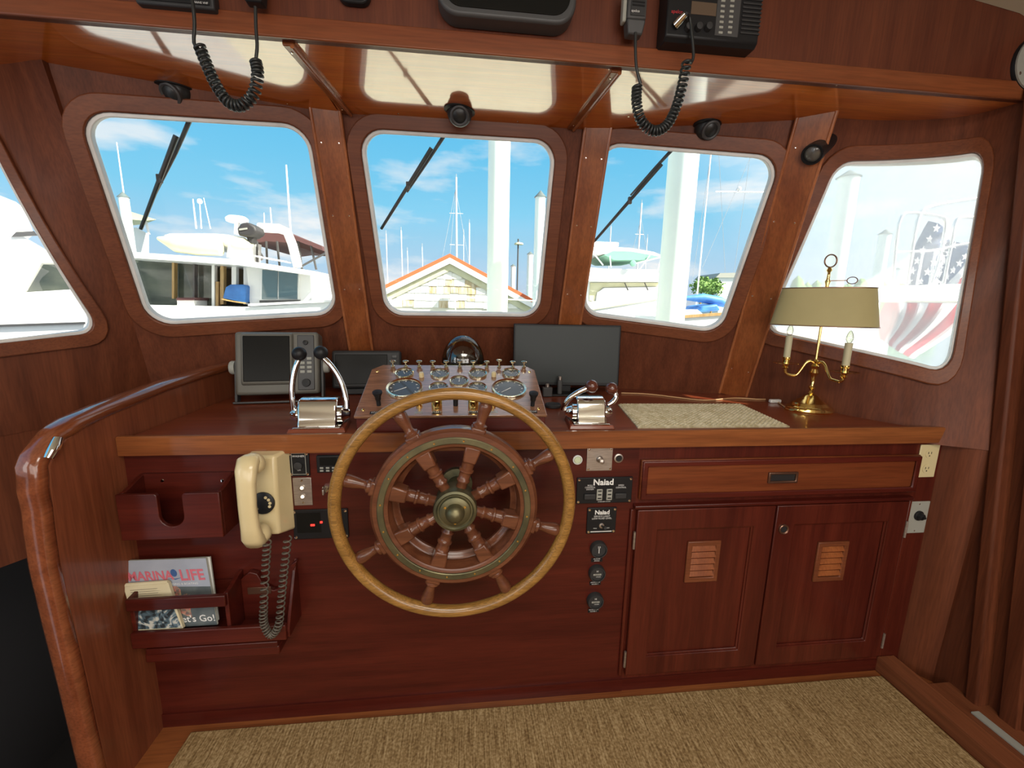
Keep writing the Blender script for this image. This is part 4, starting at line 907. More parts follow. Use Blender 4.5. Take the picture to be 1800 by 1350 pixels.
# magazine with its cover, folded newspaper, second magazine behind
def leaf(corners, th):            # tl, tr, br, bl points; returns prism builder and bilinear map
    q = corners; n = (q[1]-q[0]).cross(q[0]-q[3]).normalized(); n = n if n.y < 0 else -n
    return MB().prism(q, -n*th), (lambda u, v, d=.0008: q[3].lerp(q[2], u).lerp(q[0].lerp(q[1], u), v)+n*d), (q[1]-q[0]).normalized(), (q[0]-q[3]).normalized()
def mag_mats():
    m = mottle('magazine_cover_teal', (.07, .09, .10), (.13, .15, .155), 25, .35)
    f = mat('coral_flower_photo', (.4, .1, .1), .4); nt = f.node_tree; b = nt.nodes['Principled BSDF']
    tc = N(nt, 'ShaderNodeTexCoord'); v = N(nt, 'ShaderNodeTexVoronoi'); v.inputs['Scale'].default_value = 130; nt.links.new(tc.outputs['Object'], v.inputs['Vector'])
    r = ramp(nt, [(.0, (.55, .13, .12)), (.35, (.42, .20, .15)), (.6, (.10, .10, .10)), (.85, (.55, .40, .25))], v.outputs['Color']); nt.links.new(r.outputs[0], b.inputs['Base Color'])
    return m, f
M_['cover'], M_['flower'] = mag_mats(); M_['band'] = mottle('pale_blue_cover_band', (.30, .33, .40), (.38, .41, .48), 10, .35)
yb, yt = 1.225, 1.262
c1 = [atY(213, 986, yt), atY(362, 981, yt), atY(382, 1098, yb), atY(246, 1106, yb)]
mg = thing('magazine', 'glossy magazine with pink title letters on pale blue standing in the rack', 'magazine', (c1[2]+c1[3])/2)
b_, mf, ux, uy = leaf(c1, .006); obj('pages', b_, M_['page'], mg)
cv = obj('cover', MB().add([mf(0,0), mf(1,0), mf(1,1), mf(0,1)], [(0,1,2,3)]), M_['cover'], mg, smooth=0)
obj('title_band', MB().add([mf(.0,.62,.0012), mf(1,.58,.0012), mf(1,1,.0012), mf(.0,1,.0012)], [(0,1,2,3)]), M_['band'], mg, smooth=0)
M_['pink'] = mat('pink_title_print', (.55, .13, .17), .5); M_['blueprint'] = mat('blue_emblem_print', (.04, .10, .26), .5)
W_ = (c1[1]-c1[0]).length
text('lettering', 'MARINA', M_['pink'], cv, mf(.30, .765, .0018), ux, uy, W_*.165, sq=.86, bold=.028)
text('lettering', 'LIFE', M_['pink'], cv, mf(.80, .755, .0018), ux, uy, W_*.20, sq=.86, bold=.028)
e0 = mf(.585, .80, .0018)
obj('emblem', MB().add([e0+ux*W_*.038*math.cos(2*PI*k/16)+uy*W_*.050*math.sin(2*PI*k/16) for k in range(16)], [tuple(range(16))]), M_['blueprint'], cv, smooth=0)
obj('emblem_wave', MB().prism([mf(.51, .725, .0019), mf(.59, .70, .0019), mf(.67, .73, .0019), mf(.59, .715, .0019)], (0,-.0002,0)), M_['blueprint'], cv, smooth=0)
text('lettering', 'CRUISING & BOATING', M_['letter'], cv, mf(.66, .635, .0018), ux, uy, W_*.038)
text('lettering', "Let's Go!", M_['letter'], cv, mf(.745, .11, .0018), ux, uy, W_*.125, bold=.01)
fl = []
for k in range(26):
    t = 2*PI*k/26; rr = .17+.05*math.sin(5*t)+.02*math.sin(11*t); fl.append(mf(.56+rr*1.05*math.cos(t), .36+rr*1.2*math.sin(t), .0016))
obj('cover_picture', MB().add(fl, [tuple(range(26))]), M_['flower'], cv, smooth=0)
c2 = [atY(300, 983, yt+.012), atY(369, 979, yt+.012), atY(384, 1090, yb+.015), atY(300, 1098, yb+.015)]
mg2 = thing('magazine', 'second magazine hidden behind the pink titled one, only its right edge showing', 'magazine', (c2[2]+c2[3])/2)
b_, mf2, ux2, uy2 = leaf(c2, .005); obj('pages', b_, M_['page'], mg2); obj('cover', MB().add([mf2(0,0), mf2(1,0), mf2(1,1), mf2(0,1)], [(0,1,2,3)]), M_['white'], mg2, smooth=0)
c3 = [atY(217, 1030, 1.236), atY(296, 1024, 1.236), atY(322, 1104, 1.212), atY(240, 1108, 1.212)]
nw = thing('folded_newspaper', 'folded cream newspaper in front of the magazine in the rack', 'newspaper', (c3[2]+c3[3])/2)
b_, mf3, ux3, uy3 = leaf(c3, .010); obj('pages', b_, M_['paper'], nw)
obj('fold', MB().tube([mf3(0.02, 1.0, -.004), mf3(.98, 1.0, -.004)], .006, 10), M_['paper'], nw)
sh_ = obj('front_sheet', MB().add([mf3(0,0,.0008), mf3(1,0,.0008), mf3(1,1,.0008), mf3(0,1,.0008)], [(0,1,2,3)]), M_['paper'], nw, smooth=0)
ml = MB()
for k in range(7): ml.add([mf3(.12, .90-.045*k, .0013), mf3(.12+random.uniform(.5, .74), .90-.045*k, .0013), mf3(.80 if k % 2 else .7, .885-.045*k, .0013), mf3(.12, .885-.045*k, .0013)], [(0,1,2,3)])
obj('print_lines', ml, mat('grey_newsprint', (.30, .26, .18), .8), sh_, smooth=0)
pm = mat('newspaper_photo', (.1, .1, .1), .6); nt_ = pm.node_tree; vt = N(nt_, 'ShaderNodeTexNoise'); vt.inputs['Scale'].default_value = 26; vt.inputs['Distortion'].default_value = 2.5
tcn = N(nt_, 'ShaderNodeTexCoord'); nt_.links.new(tcn.outputs['Object'], vt.inputs['Vector']); rr_ = ramp(nt_, [(.40, (.012, .016, .02)), (.52, (.09, .15, .19)), (.60, (.5, .5, .45))], vt.outputs[0]); nt_.links.new(rr_.outputs[0], nt_.nodes['Principled BSDF'].inputs['Base Color'])
obj('printed_picture', MB().add([mf3(0.02,.02,.0014), mf3(.98,.02,.0014), mf3(.94,.52,.0014), mf3(.05,.52,.0014)], [(0,1,2,3)]), pm, sh_, smooth=0)

# ------------------------------------------------------------ switches, gauges and plates on the console face
def plate(name, label, cat, box, m, th=.006, sc=True, bev=.002, sr=.005):
    x0, x1, z0, z1 = rectY(*box, FY); root = thing(name, label, cat, ((x0+x1)/2, FY, z0))
    obj('plate', MB().box(x0, x1, FY-th, FY, z0, z1), M_[m], root, bevel=bev)
    if sc:
        for x in (x0+.007, x1-.007):
            for z in (z0+.007, z1-.007): obj('screw', MB().lathe([(sr, 0), (sr*.8, .0018), (.0001, .0024)], (x, FY-th, z), (0,-1,0), 10), M_['chrome'], root)
    return root, x0, x1, z0, z1
UX, UZ = Vector((1,0,0)), Vector((0,0,1))
def tx(s, x, z, size, par, m='letter', d=.0072, sq=1.0): return text('lettering', s, M_[m], par, (x, FY-d, z), UX, UZ, size, 0, sq=sq, bold=.03 if s == 'Naiad' else 0)
def lever_sw(root, x, z, th, m='black', l=.022):
    a = Vector((x, FY-th, z)); b = obj('switch_base', MB().lathe([(.009, 0), (.009, .004), (.005, .005)], a, (0,-1,0), 14), M_['steel'], root)
    obj('switch_lever', MB().tube([a+Vector((0,-.004,0)), a+Vector((.004,-l,.006))], [.003, .0055], 10), M_[m], b)
r_, x0, x1, z0, z1 = plate('switch_panel', 'upright black switch panel with a rotary knob right of the cream telephone', 'switch panel', (508, 793, 545, 836), 'black')
obj('inset_frame', frame_rect(x0+.010, x1-.010, z0+.006, z1-.004, .0015, FY-.0068, FY-.006), M_['lgrey'], r_); tx('WASHER', (x0+x1)/2, z1-.014, .009, r_)
obj('rotary_knob', MB().lathe([(.013, 0), (.012, .010), (.0001, .011)], ((x0+x1)/2, FY-.006, (z0+z1)/2-.003), (0,-1,0), 20), M_['black2'], r_); tx('OFF', (x0+x1)/2, z0+.020, .006, r_)
r_, x0, x1, z0, z1 = plate('steel_plate', 'bare steel plate with two toggles beside the lower half of the telephone', 'switch plate', (516, 839, 549, 888), 'steel', .003, False)
for z in (z0+.030, z1-.034): lever_sw(r_, (x0+x1)/2, z, .003, 'steel', .014)
for z in (z0+.010, z1-.010): obj('screw', MB().lathe([(.004, 0), (.003, .0016), (.0001, .002)], ((x0+x1)/2, FY-.003, z), (0,-1,0), 10), M_['chrome'], r_)
r_, x0, x1, z0, z1 = plate('digital_meter', 'small black digital meter with two rows of buttons, half hidden by the wheel rim', 'meter', (558, 799, 600, 829), 'black', .010, False, .003)
obj('screen', MB().box(x0+.010, x1-.010, FY-.0106, FY-.009, z0+.024, z1-.006), M_['screen'], r_)
for k in range(4):
    for j in range(2): obj('button', MB().box(x0+.010+k*.018, x0+.020+k*.018, FY-.012, FY-.009, z0+.005+j*.009, z0+.010+j*.009), M_['lgrey'], r_)
r_ = thing('key_switch', 'chrome key switch peeking out at the left edge of the wheel rim', 'key switch', F(574, 858))
p = F(574, 858); obj('bezel', MB().lathe([(.012, 0), (.012, .010), (.009, .014), (.0001, .014)], p, (0,-1,0), 20), M_['chrome'], r_); obj('key', MB().cbox(p+Vector((0,-.024,0)), (.006, .022, .018)), M_['steel'], r_, bevel=.002)
r_, x0, x1, z0, z1 = plate('alarm_panel', 'wide black panel with small glowing red lamps behind the left wheel rim', 'alarm panel', (516, 894, 613, 945), 'black')
for (x, y, w, h_) in ((551, 921, .006, .003), (566, 916, .0035, .003)): p = F(x, y); obj('red_lamp', MB().box(p.x-w, p.x+w, FY-.0085, FY-.006, p.z-h_, p.z+h_), M_['led'], r_)
obj('display', MB().box(x0+.012, x0+.085, FY-.0065, FY-.005, z0+.022, z1-.010), M_['screen'], r_); lever_sw(r_, x1-.022, z0+.028, .006)
p = F(1015, 808); r_ = thing('push_button', 'round pale push button left of the square steel plate', 'button', p)
obj('bezel', MB().lathe([(.016, 0), (.016, .004), (.013, .006), (.012, .004), (.012, 0)], p, (0,-1,0), 24, closed=True), M_['white'], r_); obj('cap', MB().lathe([(.012, 0), (.011, .005), (.0001, .006)], p, (0,-1,0), 24), mat('pale_green_lens', (.55, .62, .42), .3), r_)
r_, x0, x1, z0, z1 = plate('joystick_plate', 'square steel plate with a small joystick knob under the worktop edge', 'switch plate', (1031, 786, 1076, 827), 'steel', .003, True, .001, .004)
c = Vector(((x0+x1)/2, FY-.003, (z0+z1)/2)); obj('joystick', MB().lathe([(.012, 0), (.010, .004), (.006, .006), (.005, .018), (.008, .022), (.008, .028), (.0001, .031)], c, (0,-1,0), 20), M_['steel'], r_, smooth=40)
p = F(1087, 805); r_ = thing('socket', 'round black socket with a bright rim right of the joystick plate', 'socket', p)
obj('rim', MB().lathe([(.0155, 0), (.0155, .004), (.011, .005), (.011, 0)], p, (0,-1,0), 24, closed=True), M_['steel'], r_); obj('hole', MB().lathe([(.011, 0), (.011, .0015)], p, (0,-1,0), 20), M_['dark'], r_)
r_, x0, x1, z0, z1 = plate('stabilizer_panel', 'wide black control panel with white lettering and two thumbwheels right of the wheel', 'control panel', (1013, 838, 1110, 883), 'black')
xm_, W_, H_ = (x0+x1)/2, x1-x0, z1-z0
tx('Naiad', xm_-.006, z1-.017, .030, r_); tx('ROLL', x0+.045, z1-.027, .0075, r_); tx('CONTROL', x0+.045, z1-.034, .0075, r_); tx('SYSTEM', x0+.045, z1-.041, .0075, r_); tx('SPEED', x1-.040, z1-.029, .0075, r_); tx('CONTROL', x1-.040, z1-.037, .0075, r_)
tx('STABILIZER SYSTEM', xm_, z0+.006, .005, r_)
for x in (x0+.045, x1-.040): obj('rocker_switch', MB().box(x-.020, x+.020, FY-.013, FY-.006, z0+.016, z0+.036), M_['black2'], r_, bevel=.003)
for x in (xm_-.018, xm_+.016):
    t_ = obj('thumbwheel', MB().box(x-.010, x+.010, FY-.011, FY-.006, z0+.012, z0+.052), M_['lgrey'], r_, bevel=.002)
    for k in range(3): obj('tick', MB().box(x-.006, x+.006, FY-.0116, FY-.0108, z0+.018+k*.013, z0+.022+k*.013), M_['black'], t_)
r_, x0, x1, z0, z1 = plate('warning_light_panel', 'square black panel with white lettering and one toggle below the wide one', 'control panel', (1031, 891, 1082, 936), 'black')
xm_ = (x0+x1)/2; tx('Naiad', xm_, z1-.017, .022, r_); tx('SERVICE LIGHT', xm_, z1-.031, .0085, r_); tx('LOW FLUID LEVEL', xm_, z1-.039, .0085, r_); tx('PRESS', xm_-.022, z0+.020, .005, r_); tx('TEST', xm_+.024, z0+.020, .005, r_); lever_sw(r_, xm_, z0+.030, .006, 'black2', .03)
obj('bottom_line', MB().box(x0+.014, x1-.014, FY-.0066, FY-.006, z0+.006, z0+.009), M_['letter'], r_)
for k, (x, y, lab) in enumerate(((1051, 963, 'topmost small round black meter below the square warning panel'), (1048, 1005, 'middle of the three small round black hour meters'), (1045, 1053, 'lowest of the three small round black hour meters'))):
    p = F(x, y); r_ = thing('hour_meter', lab, 'meter', p, 'round meters in a column')
    obj('bezel', MB().lathe([(.029, 0), (.029, .016), (.027, .020), (.0235, .020), (.0235, .014), (.0001, .0135)], p, (0,-1,0), 32), M_['black2'], r_, smooth=40)
    if k: 
        obj('counter', MB().box(p.x-.014, p.x+.014, FY-.0145, FY-.013, p.z-.005, p.z+.001), M_['lgrey'], r_)
        text('lettering', '0428 7', M_['black'], r_, (p.x, FY-.0148, p.z-.002), UX, UZ, .007, 0); text('lettering', 'HOURS', M_['letter'], r_, (p.x+.004, FY-.0142, p.z-.011), UX, UZ, .005, 0); text('lettering', 'H', M_['letter'], r_, (p.x, FY-.0142, p.z+.010), UX, UZ, .010, 0)
    else:
        obj('pointer', MB().box(p.x-.0012, p.x+.0012, FY-.0145, FY-.0135, p.z-.012, p.z+.006), M_['letter'], r_); text('lettering', '50', M_['letter'], r_, (p.x, FY-.0142, p.z+.010), UX, UZ, .010, 0)
    q = F(x-2, y+18+(1 if k else 2)); pl_ = obj('name_plate', MB().box(q.x-.020, q.x+.020, FY-.0015, FY, q.z-.009, q.z+.006), M_['black'], r_)
    t2 = ('RUDDER', 'ANGLE') if k == 0 else ('GENERATOR', 'HOURS '+('1' if k == 1 else '2'))
    for j in range(2): text('lettering', t2[j], M_['letter'], pl_, (q.x, FY-.0019, q.z+.002-j*.007), UX, UZ, .006, 0)
r_, x0, x1, z0, z1 = plate('power_outlet', 'ivory double power outlet at the right end under the worktop edge', 'outlet', (1612, 781, 1645, 838), 'ivory', .005, False)
xm_ = (x0+x1)/2
for z in (z0+(z1-z0)*.27, z0+(z1-z0)*.73):
    f_ = obj('socket_face', MB().lathe([(.017, 0), (.017, .0015), (.0001, .0016)], (xm_, FY-.005, z), (0,-1,0), 24), M_['ivory'], r_)
    for dx in (-.006, .006): obj('slot', MB().box(xm_+dx-.001, xm_+dx+.001, FY-.0072, FY-.0062, z-.001, z+.007), M_['dark'], f_)
    obj('slot', MB().lathe([(.0025, 0), (.0025, .0004)], (xm_, FY-.0067, z-.008), (0,-1,0), 10), M_['dark'], f_)
r_, x0, x1, z0, z1 = plate('cable_outlet', 'grey steel wall plate with a round black knob right of the cabinet doors', 'wall plate', (1592, 881, 1628, 936), 'lgrey', .004, False)
c = Vector(((x0+x1)/2+.004, FY-.004, (z0+z1)/2+.008)); obj('round_connector', MB().lathe([(.019, 0), (.019, .004), (.013, .006), (.012, .016), (.005, .018), (.005, .024), (.0001, .024)], c, (0,-1,0), 24), M_['black'], r_, smooth=40)
for z in (z0+.01, z1-.01): obj('screw', MB().lathe([(.003, 0), (.0001, .0015)], (c.x-.004, FY-.004, z), (0,-1,0), 8), M_['chrome'], r_)

# ------------------------------------------------------------ overhead: radios, microphones, vents, spotlight, clock
YF = CYF-.018
yb_ = 1.285
x0, x1 = atY(1170, 60, yb_).x, atY(1334, 60, yb_).x; z0 = atY(1250, 76, yb_).z; z1 = z0+.155
rd_ = thing('vhf_radio', 'big black radio with keypad and speaker grille on the overhead panel, upper right', 'radio', ((x0+x1)/2, YF, z0))
obj('body', MB().prism([(x0, yb_+.012, z0), (x0, yb_, z0+.010), (x0, yb_, z1), (x0, YF, z1), (x0, YF, z0)], (x1-x0, 0, 0)), M_['black'], rd_, bevel=.004)
def fp(x, y, Y=yb_): return atY(x, y, Y)
a, b = fp(1216, 2), fp(1258, 29); obj('display', MB().box(a.x, b.x, yb_-.001, yb_+.002, b.z, a.z), M_['lcd'], rd_)
a, b = fp(1262, -6), fp(1296, 66); kp_ = obj('keypad', MB().box(a.x, b.x, yb_-.001, yb_+.002, b.z, a.z), M_['grey2'], rd_)
for r in range(7):
    for q in range(2):
        p = fp(1271+q*16-r*.8, 2+r*9.3); obj('key', MB().box(p.x-.006, p.x+.006, yb_-.0025, yb_, p.z-.003, p.z+.003), M_['lgrey'], kp_, bevel=.0008)
a, b = fp(1300, 66), fp(1330, 66)
for k in range(11):
    z = z0+.030+k*.0105; obj('grille_slat', MB().box(a.x, b.x+.006, yb_-.003, yb_+.001, z, z+.005), M_['black2'], rd_, bevel=.001)
for x in (1208, 1226, 1243): p = fp(x, 50); obj('knob', MB().lathe([(.010, 0), (.009, .014), (.0001, .015)], (p.x, yb_, p.z), (0,-1,0), 16), M_['black2'], rd_)
text('lettering', 'apelco', M_['red'], rd_, fp(1190, 21)+Vector((0,-.0012,0)), UX, UZ, .013, 0)
p0, p1 = fp(1186, 46), fp(1206, 24, yb_-.03); plug = obj('mic_plug', MB().tube([p0+Vector((0,-.004,0)), p0.lerp(p1, .5), p1], [.011, .011, .008], 14), M_['chrome'], rd_, smooth=40)
def mic(c, z0, name, label, m, tag_text):
    r = thing(name, label, 'microphone', (c.x, YF, z0)); x = c.x; y0, y1 = c.y, c.y+.034
    obj('body', MB().hexa([(x-.020,y0+.004,z0),(x+.020,y0+.004,z0),(x+.022,y1,z0),(x-.022,y1,z0)], [(x-.027,y0,z0+.035),(x+.027,y0,z0+.035),(x+.027,y1,z0+.035),(x-.027,y1,z0+.035)]).hexa([(x-.027,y0,z0+.035),(x+.027,y0,z0+.035),(x+.027,y1,z0+.035),(x-.027,y1,z0+.035)], [(x-.027,y0,z0+.115),(x+.027,y0,z0+.115),(x+.027,y1,z0+.115),(x-.027,y1,z0+.115)]), M_[m], r, bevel=.004)
    obj('talk_button', MB().box(x-.038, x-.027, y0+.006, y1-.004, z0+.030, z0+.105), M_['lgrey'], r, bevel=.004)
    g = obj('face_plate', MB().box(x-.019, x+.022, y0-.002, y0+.002, z0+.042, z0+.110), M_['black2'], r, bevel=.001)
    for k in range(5): obj('rib', MB().box(x-.016, x+.019, y0-.0035, y0-.001, z0+.064+k*.008, z0+.068+k*.008), M_['black'], g)
    obj('hang_clip', MB().lathe([(.010, 0), (.010, YF-y1)], (x, y1, z0+.07), (0,1,0), 14), M_['black'], r)
    if tag_text: text('lettering', tag_text, M_['letter'], g, (x-.006, y0-.0024, z0+.052), UX, UZ, .009, 0)
    return r
my = 1.285; c = atY(1119, 40, my); mr = mic(Vector((c.x, my, 0)), atY(1117, 58, my).z, 'radio_microphone', 'brown grey hand microphone hanging left of the upper right radio', 'grey2', 'apelco')
def cordpath(pre, co, post, Y): return [atY(*p, Y) for p in pre], [atY(*p, Y) for p in co], [atY(*p, Y) for p in post]
def micord(root, pre, co, post, Y, turns, first=None, last=None):
    a, b, c = cordpath(pre, co, post, Y)
    if first is not None: a[0] = first
    if last is not None: c[-1] = last
    obj('cord_lead', MB().tube([Ruled.crv(a, i/12) for i in range(13)], .0042, 8), M_['rubber'], root, smooth=70)
    obj('coiled_cord', coil(b, .0115, turns, .0037, 12, 6), M_['rubber'], root, smooth=70)
    obj('cord_lead', MB().tube([Ruled.crv(c, i/12) for i in range(13)], .0042, 8), M_['rubber'], root, smooth=70)
micord(mr, ((1117, 57), (1117, 90), (1119, 120), (1126, 148)), ((1120, 150), (1119, 180), (1127, 212), (1148, 230), (1170, 222), (1186, 195), (1198, 155), (1208, 105)), ((1214, 112), (1219, 98), (1216, 60), (1212, 30), (1206, 24)), 1.27, 34, last=p1)
c = atY(443, 0, my); ml_ = mic(Vector((c.x, my, 0)), atY(443, 0, my).z, 'radio_microphone', 'black hand microphone cut off by the upper left edge with its cord hanging', 'black', '')
yl = YF-.03; x0, x1 = atY(238, 8, yl).x, atY(376, 8, yl).x; z0 = atY(310, 11, yl).z
rl = thing('radio', 'black radio at the upper left edge, only its underside and lower front showing', 'radio', ((x0+x1)/2, YF, z0))
obj('body', MB().box(x0, x1, yl, YF, z0, z0+.12), M_['black2'], rl, bevel=.005); obj('face_plate', MB().box(x0+.01, x1-.01, yl-.003, yl, z0+.008, z0+.11), M_['black'], rl, bevel=.001)
text('lettering', 'MARINE VHF', M_['letter'], rl, (x1-.032, yl-.0034, z0+.011), UX, UZ, .007, 0)
pz = Vector((atY(335, 0, yl).x, yl-.004, z0+.03)); obj('mic_plug', MB().lathe([(.010, 0), (.010, .016), (.006, .022)], pz, (0,-1,0), 14), M_['chrome'], rl)
micord(ml_, ((449, 12), (450, 50), (452, 80), (450, 104)), ((449, 106), (453, 130), (446, 165), (425, 185), (402, 180), (380, 150), (364, 115), (350, 80)), ((352, 88), (341, 76), (342, 40), (336, -10), (335, -14)), 1.26, 28, last=pz+Vector((0,-.022,0)))
x0, x1 = atY(768, 20, 1.285).x, atY(1013, 20, 1.285).x; z0 = atY(900, 34, 1.285).z
cr4 = [(x0, z0), (x1, z0), (x1, z0+.16), (x0, z0+.16)]; lo = roundq(cr4, .055, 8); li = roundq(grow(cr4, -.018), .045, 8)
od = thing('overhead_display', 'large grey rounded instrument housing at the top centre, cut by the frame edge', 'instrument display', ((x0+x1)/2, YF, z0))
obj('housing', MB().prism([(x, 1.285, z) for x, z in lo], (0, YF-1.285, 0)), M_['grey2'], od, bevel=.008, seg=3); obj('screen', MB().prism([(x, 1.282, z) for x, z in li], (0, .006, 0)), M_['screen'], od, bevel=.001)
x0, x1 = atY(590, 4, 1.31).x, atY(648, 4, 1.31).x; z0 = atY(618, 4, 1.325).z
bz = thing('speaker_box', 'small black rounded box at the top edge left of the grey housing', 'box', ((x0+x1)/2, YF, z0))
obj('case', MB().prism([(x, 1.325, z) for x, z in roundq([(x0,z0),(x1,z0),(x1,z0+.07),(x0,z0+.07)], .025, 6)], (0, YF-1.325, 0)), M_['black'], bz, bevel=.004); obj('grille', MB().prism([(x, 1.323, z) for x, z in roundq([(x0+.01,z0+.01),(x1-.01,z0+.01),(x1-.01,z0+.06),(x0+.01,z0+.06)], .02, 6)], (0, .003, 0)), M_['black2'], bz)
p = atY(1826, 110, YF-.015); p.y = YF
ck = thing('ship_clock', 'round clock with a pale metal rim at the far right edge of the overhead panel', 'clock', p)
cr_ = .082
obj('case', MB().lathe([(cr_, 0), (cr_, .010), (cr_*.97, .014), (cr_*.80, .014), (cr_*.78, .006)], p, (0,-1,0), 40), M_['black'], ck, smooth=40)
obj('rim', MB().lathe([(cr_*.985, .010), (cr_*.985, .017), (cr_*.72, .017), (cr_*.72, .010)], p, (0,-1,0), 40, closed=True), M_['lgrey'], ck); obj('dial', MB().lathe([(cr_*.79, .004), (cr_*.79, .009)], p, (0,-1,0), 40), M_['lgrey'], ck)
for a in range(0, 360, 60): obj('screw', MB().lathe([(.005, 0), (.0001, .002)], p+Vector((.87*cr_*math.sin(R(a)), -.017, .87*cr_*math.cos(R(a)))), (0,-1,0), 8), M_['chrome'], ck)
for x, y, lab, tl in ((312, 163, 'black swivel air vent above the left windscreen pane', -.35), (808, 201, 'black swivel air vent above the middle windscreen pane', 0), (1243, 226, 'black swivel air vent above the right windscreen pane', .05)):
    c = atZ(x, y-6, 2.10); c.z = cz(c.y); v = thing('air_vent', lab, 'vent', c, 'air vents over the windscreen')
    obj('socket', MB().lathe([(.062, 0), (.062, .004), (.050, .008), (.044, .004), (.044, 0)], c, (0,0,-1), 28, closed=True, sy=.8), M_['black'], v)
    bl = obj('eyeball', MB().ball(c+Vector((0,0,-.008)), .046, 24, 14), M_['rubber'], v, smooth=80)
    d = Vector((tl*.7, -1, -.75)).normalized(); obj('nozzle', MB().lathe([(.034, .026), (.034, .040), (.029, .043), (.024, .040), (.022, .030), (.0001, .028)], c+Vector((0,0,-.008)), d, 24), M_['grey2'], bl)
c = atZ(1447, 216, 2.10); c.z = cz(c.y)-.001
sp = thing('spotlight', 'black cylindrical spotlight hanging from the ceiling over the right hand post', 'spotlight', c)
obj('mount_plate', MB().cbox(c+Vector((0,0,-.004)), (.075, .05, .008)), M_['black'], sp, bevel=.003); obj('knuckle', MB().tube([c+Vector((-.008,0,-.008)), c+Vector((-.008,0,-.05))], .008, 10).tube([c+Vector((.010,0,-.008)), c+Vector((.010,0,-.05))], .006, 10), M_['black'], sp)
s0, s1 = atY(1461, 242, c.y+.015), atY(1427, 272, c.y-.060)
d = (s1-s0).normalized(); L = (s1-s0).length
hd = obj('lamp_head', MB().lathe([(.020, -.02), (.028, -.014), (.031, 0), (.033, L-.03), (.036, L-.026), (.036, L), (.030, L), (.028, L-.012), (.0001, L-.012)], s0, d, 28), M_['black'], sp, smooth=40)
obj('lens', MB().lathe([(.0285, L-.010), (.020, L-.003), (.0001, L)], s0, d, 24), mat('clouded_lens', (.10, .095, .085), .15, coat=1), hd, smooth=70)

# ------------------------------------------------------------ wipers on the outside of the windscreen
def wiper(pl, a0, a1, b0, b1, label):
    P = lambda x, y, d: pl.P(*pl.px(x, y), d)
    root = thing('windscreen_wiper', label, 'wiper', P(*a0, -.06), 'wipers on the windscreen')
    obj('arm', MB().tube([P(*a0, -.07), P(*a0, -.085).lerp(P(*a1, -.085), .45), P(*a1, -.066)], [.008, .006, .004], 8), M_['grey2'], root)
    bl = obj('blade', MB().tube([P(*b0, -.055), P(*b1, -.055)], [.009, .006], 8), M_['rubber'], root)
    m_ = P(*b0, -.06).lerp(P(*b1, -.06), .45); obj('clip', MB().cbox(m_+Vector((0,-.004,0)), (.016, .016, .03)), M_['grey2'], bl, bevel=.003)
wiper(PL, (326, 205), (262, 345), (302, 238), (238, 407), 'black wiper across the left windscreen pane')
wiper(PC, (780, 236), (712, 340), (757, 260), (666, 406), 'black wiper across the middle windscreen pane')
wiper(PR, (1188, 260), (1110, 345), (1166, 288), (1044, 428), 'black wiper across the right windscreen pane')

# ------------------------------------------------------------ foredeck, water, dock
root = struct('floor_foredeck', MB().prism([(-2.1, 2.3, .55), (2.1, 2.3, .55), (2.0, 6.0, .6), (.9, 9.0, .65), (-.9, 9.0, .65), (-2.0, 6.0, .6)], (0,0,.05)), mottle('cream_nonskid_deck', (.60, .57, .42), (.66, .63, .48), 5, .6))
struct('wall_house_front', MB().hexa([(-1.95,2.26,.5),(1.95,2.26,.5),(1.95,2.29,.5),(-1.95,2.29,.5)], [(-1.95,2.24,.95),(1.95,2.24,.95),(1.95,2.27,.95),(-1.95,2.27,.95)]), M_['gel'])
def Q(x, y, Y): return atY(x, y, Y)
rl_ = [Q(640, 533, 8.6), Q(687, 528, 8.6), Q(800, 523, 8.9), Q(940, 529, 8.6), Q(990, 536, 8.3)]
rails = thing('bow_rail', 'thin white bow rail seen low through the middle pane', 'rail', (0, 8.6, .65))
obj('top_tube', MB().tube([Ruled.crv(rl_, i/20) for i in range(21)], .014, 8), M_['gel'], rails, smooth=60)
for p in rl_: obj('stanchion', MB().tube([p, (p.x*.85, p.y-.1, .64)], .012, 8), M_['gel'], rails)
wm = mottle('harbour_water', (.10, .16, .17), (.18, .25, .26), 1.2, .12, stretch=(1, 2, 1), bump=.4)
tag(obj('harbour_water', MB().box(-400, 400, 2.6, 600, -2.2, -2.0), wm, smooth=0), kind='structure')

# white pilings with conical caps
M_['pile'] = mottle('white_pile_sleeve', (.74, .82, .77), (.80, .87, .82), 2, .4)
M_['cap'] = mat('dark_grey_cap', (.10, .13, .13), .5)
def pile(x, ytop, w, Y, label, cap=None):
    c = Q(x, ytop, Y); zc_ = (c-EYE).dot(CF); r = w/2/FPX*zc_*.96
    root = thing('piling', label, 'piling', (c.x, c.y, -2.4), 'white mooring pilings')
    obj('sleeve', MB().lathe([(r, -2.4), (r, c.z)], (c.x, c.y, 0), n=28), M_['pile'], root, smooth=50)
    if cap: h = cap/FPX*zc_; obj('cap', MB().lathe([(r*1.18, c.z), (r*1.16, c.z+.02*h), (.0001, c.z+h)], (c.x, c.y, 0), n=28), M_['cap'], root, smooth=30)
pile(880, 90, 42, 6.5, 'tall white piling crossing the whole middle pane')
pile(1216, 110, 56, 5.0, 'thick white piling crossing the whole right pane, greenish on its left')
pile(950, 347, 19, 14, 'white piling with grey cone cap at the right edge of the middle pane', 12)
pile(932, 447, 11, 27, 'middle sized distant white piling with cap right of the boathouse', 5)
pile(902, 468, 9, 26, 'shortest distant white piling with cap in the middle pane', 4)
pile(217, 347, 16, 11, 'white piling with black cone cap at the left edge of the left pane', 10)
pile(1556, 412, 19, 7.0, 'white piling with grey cone cap standing left of the flag', 9)
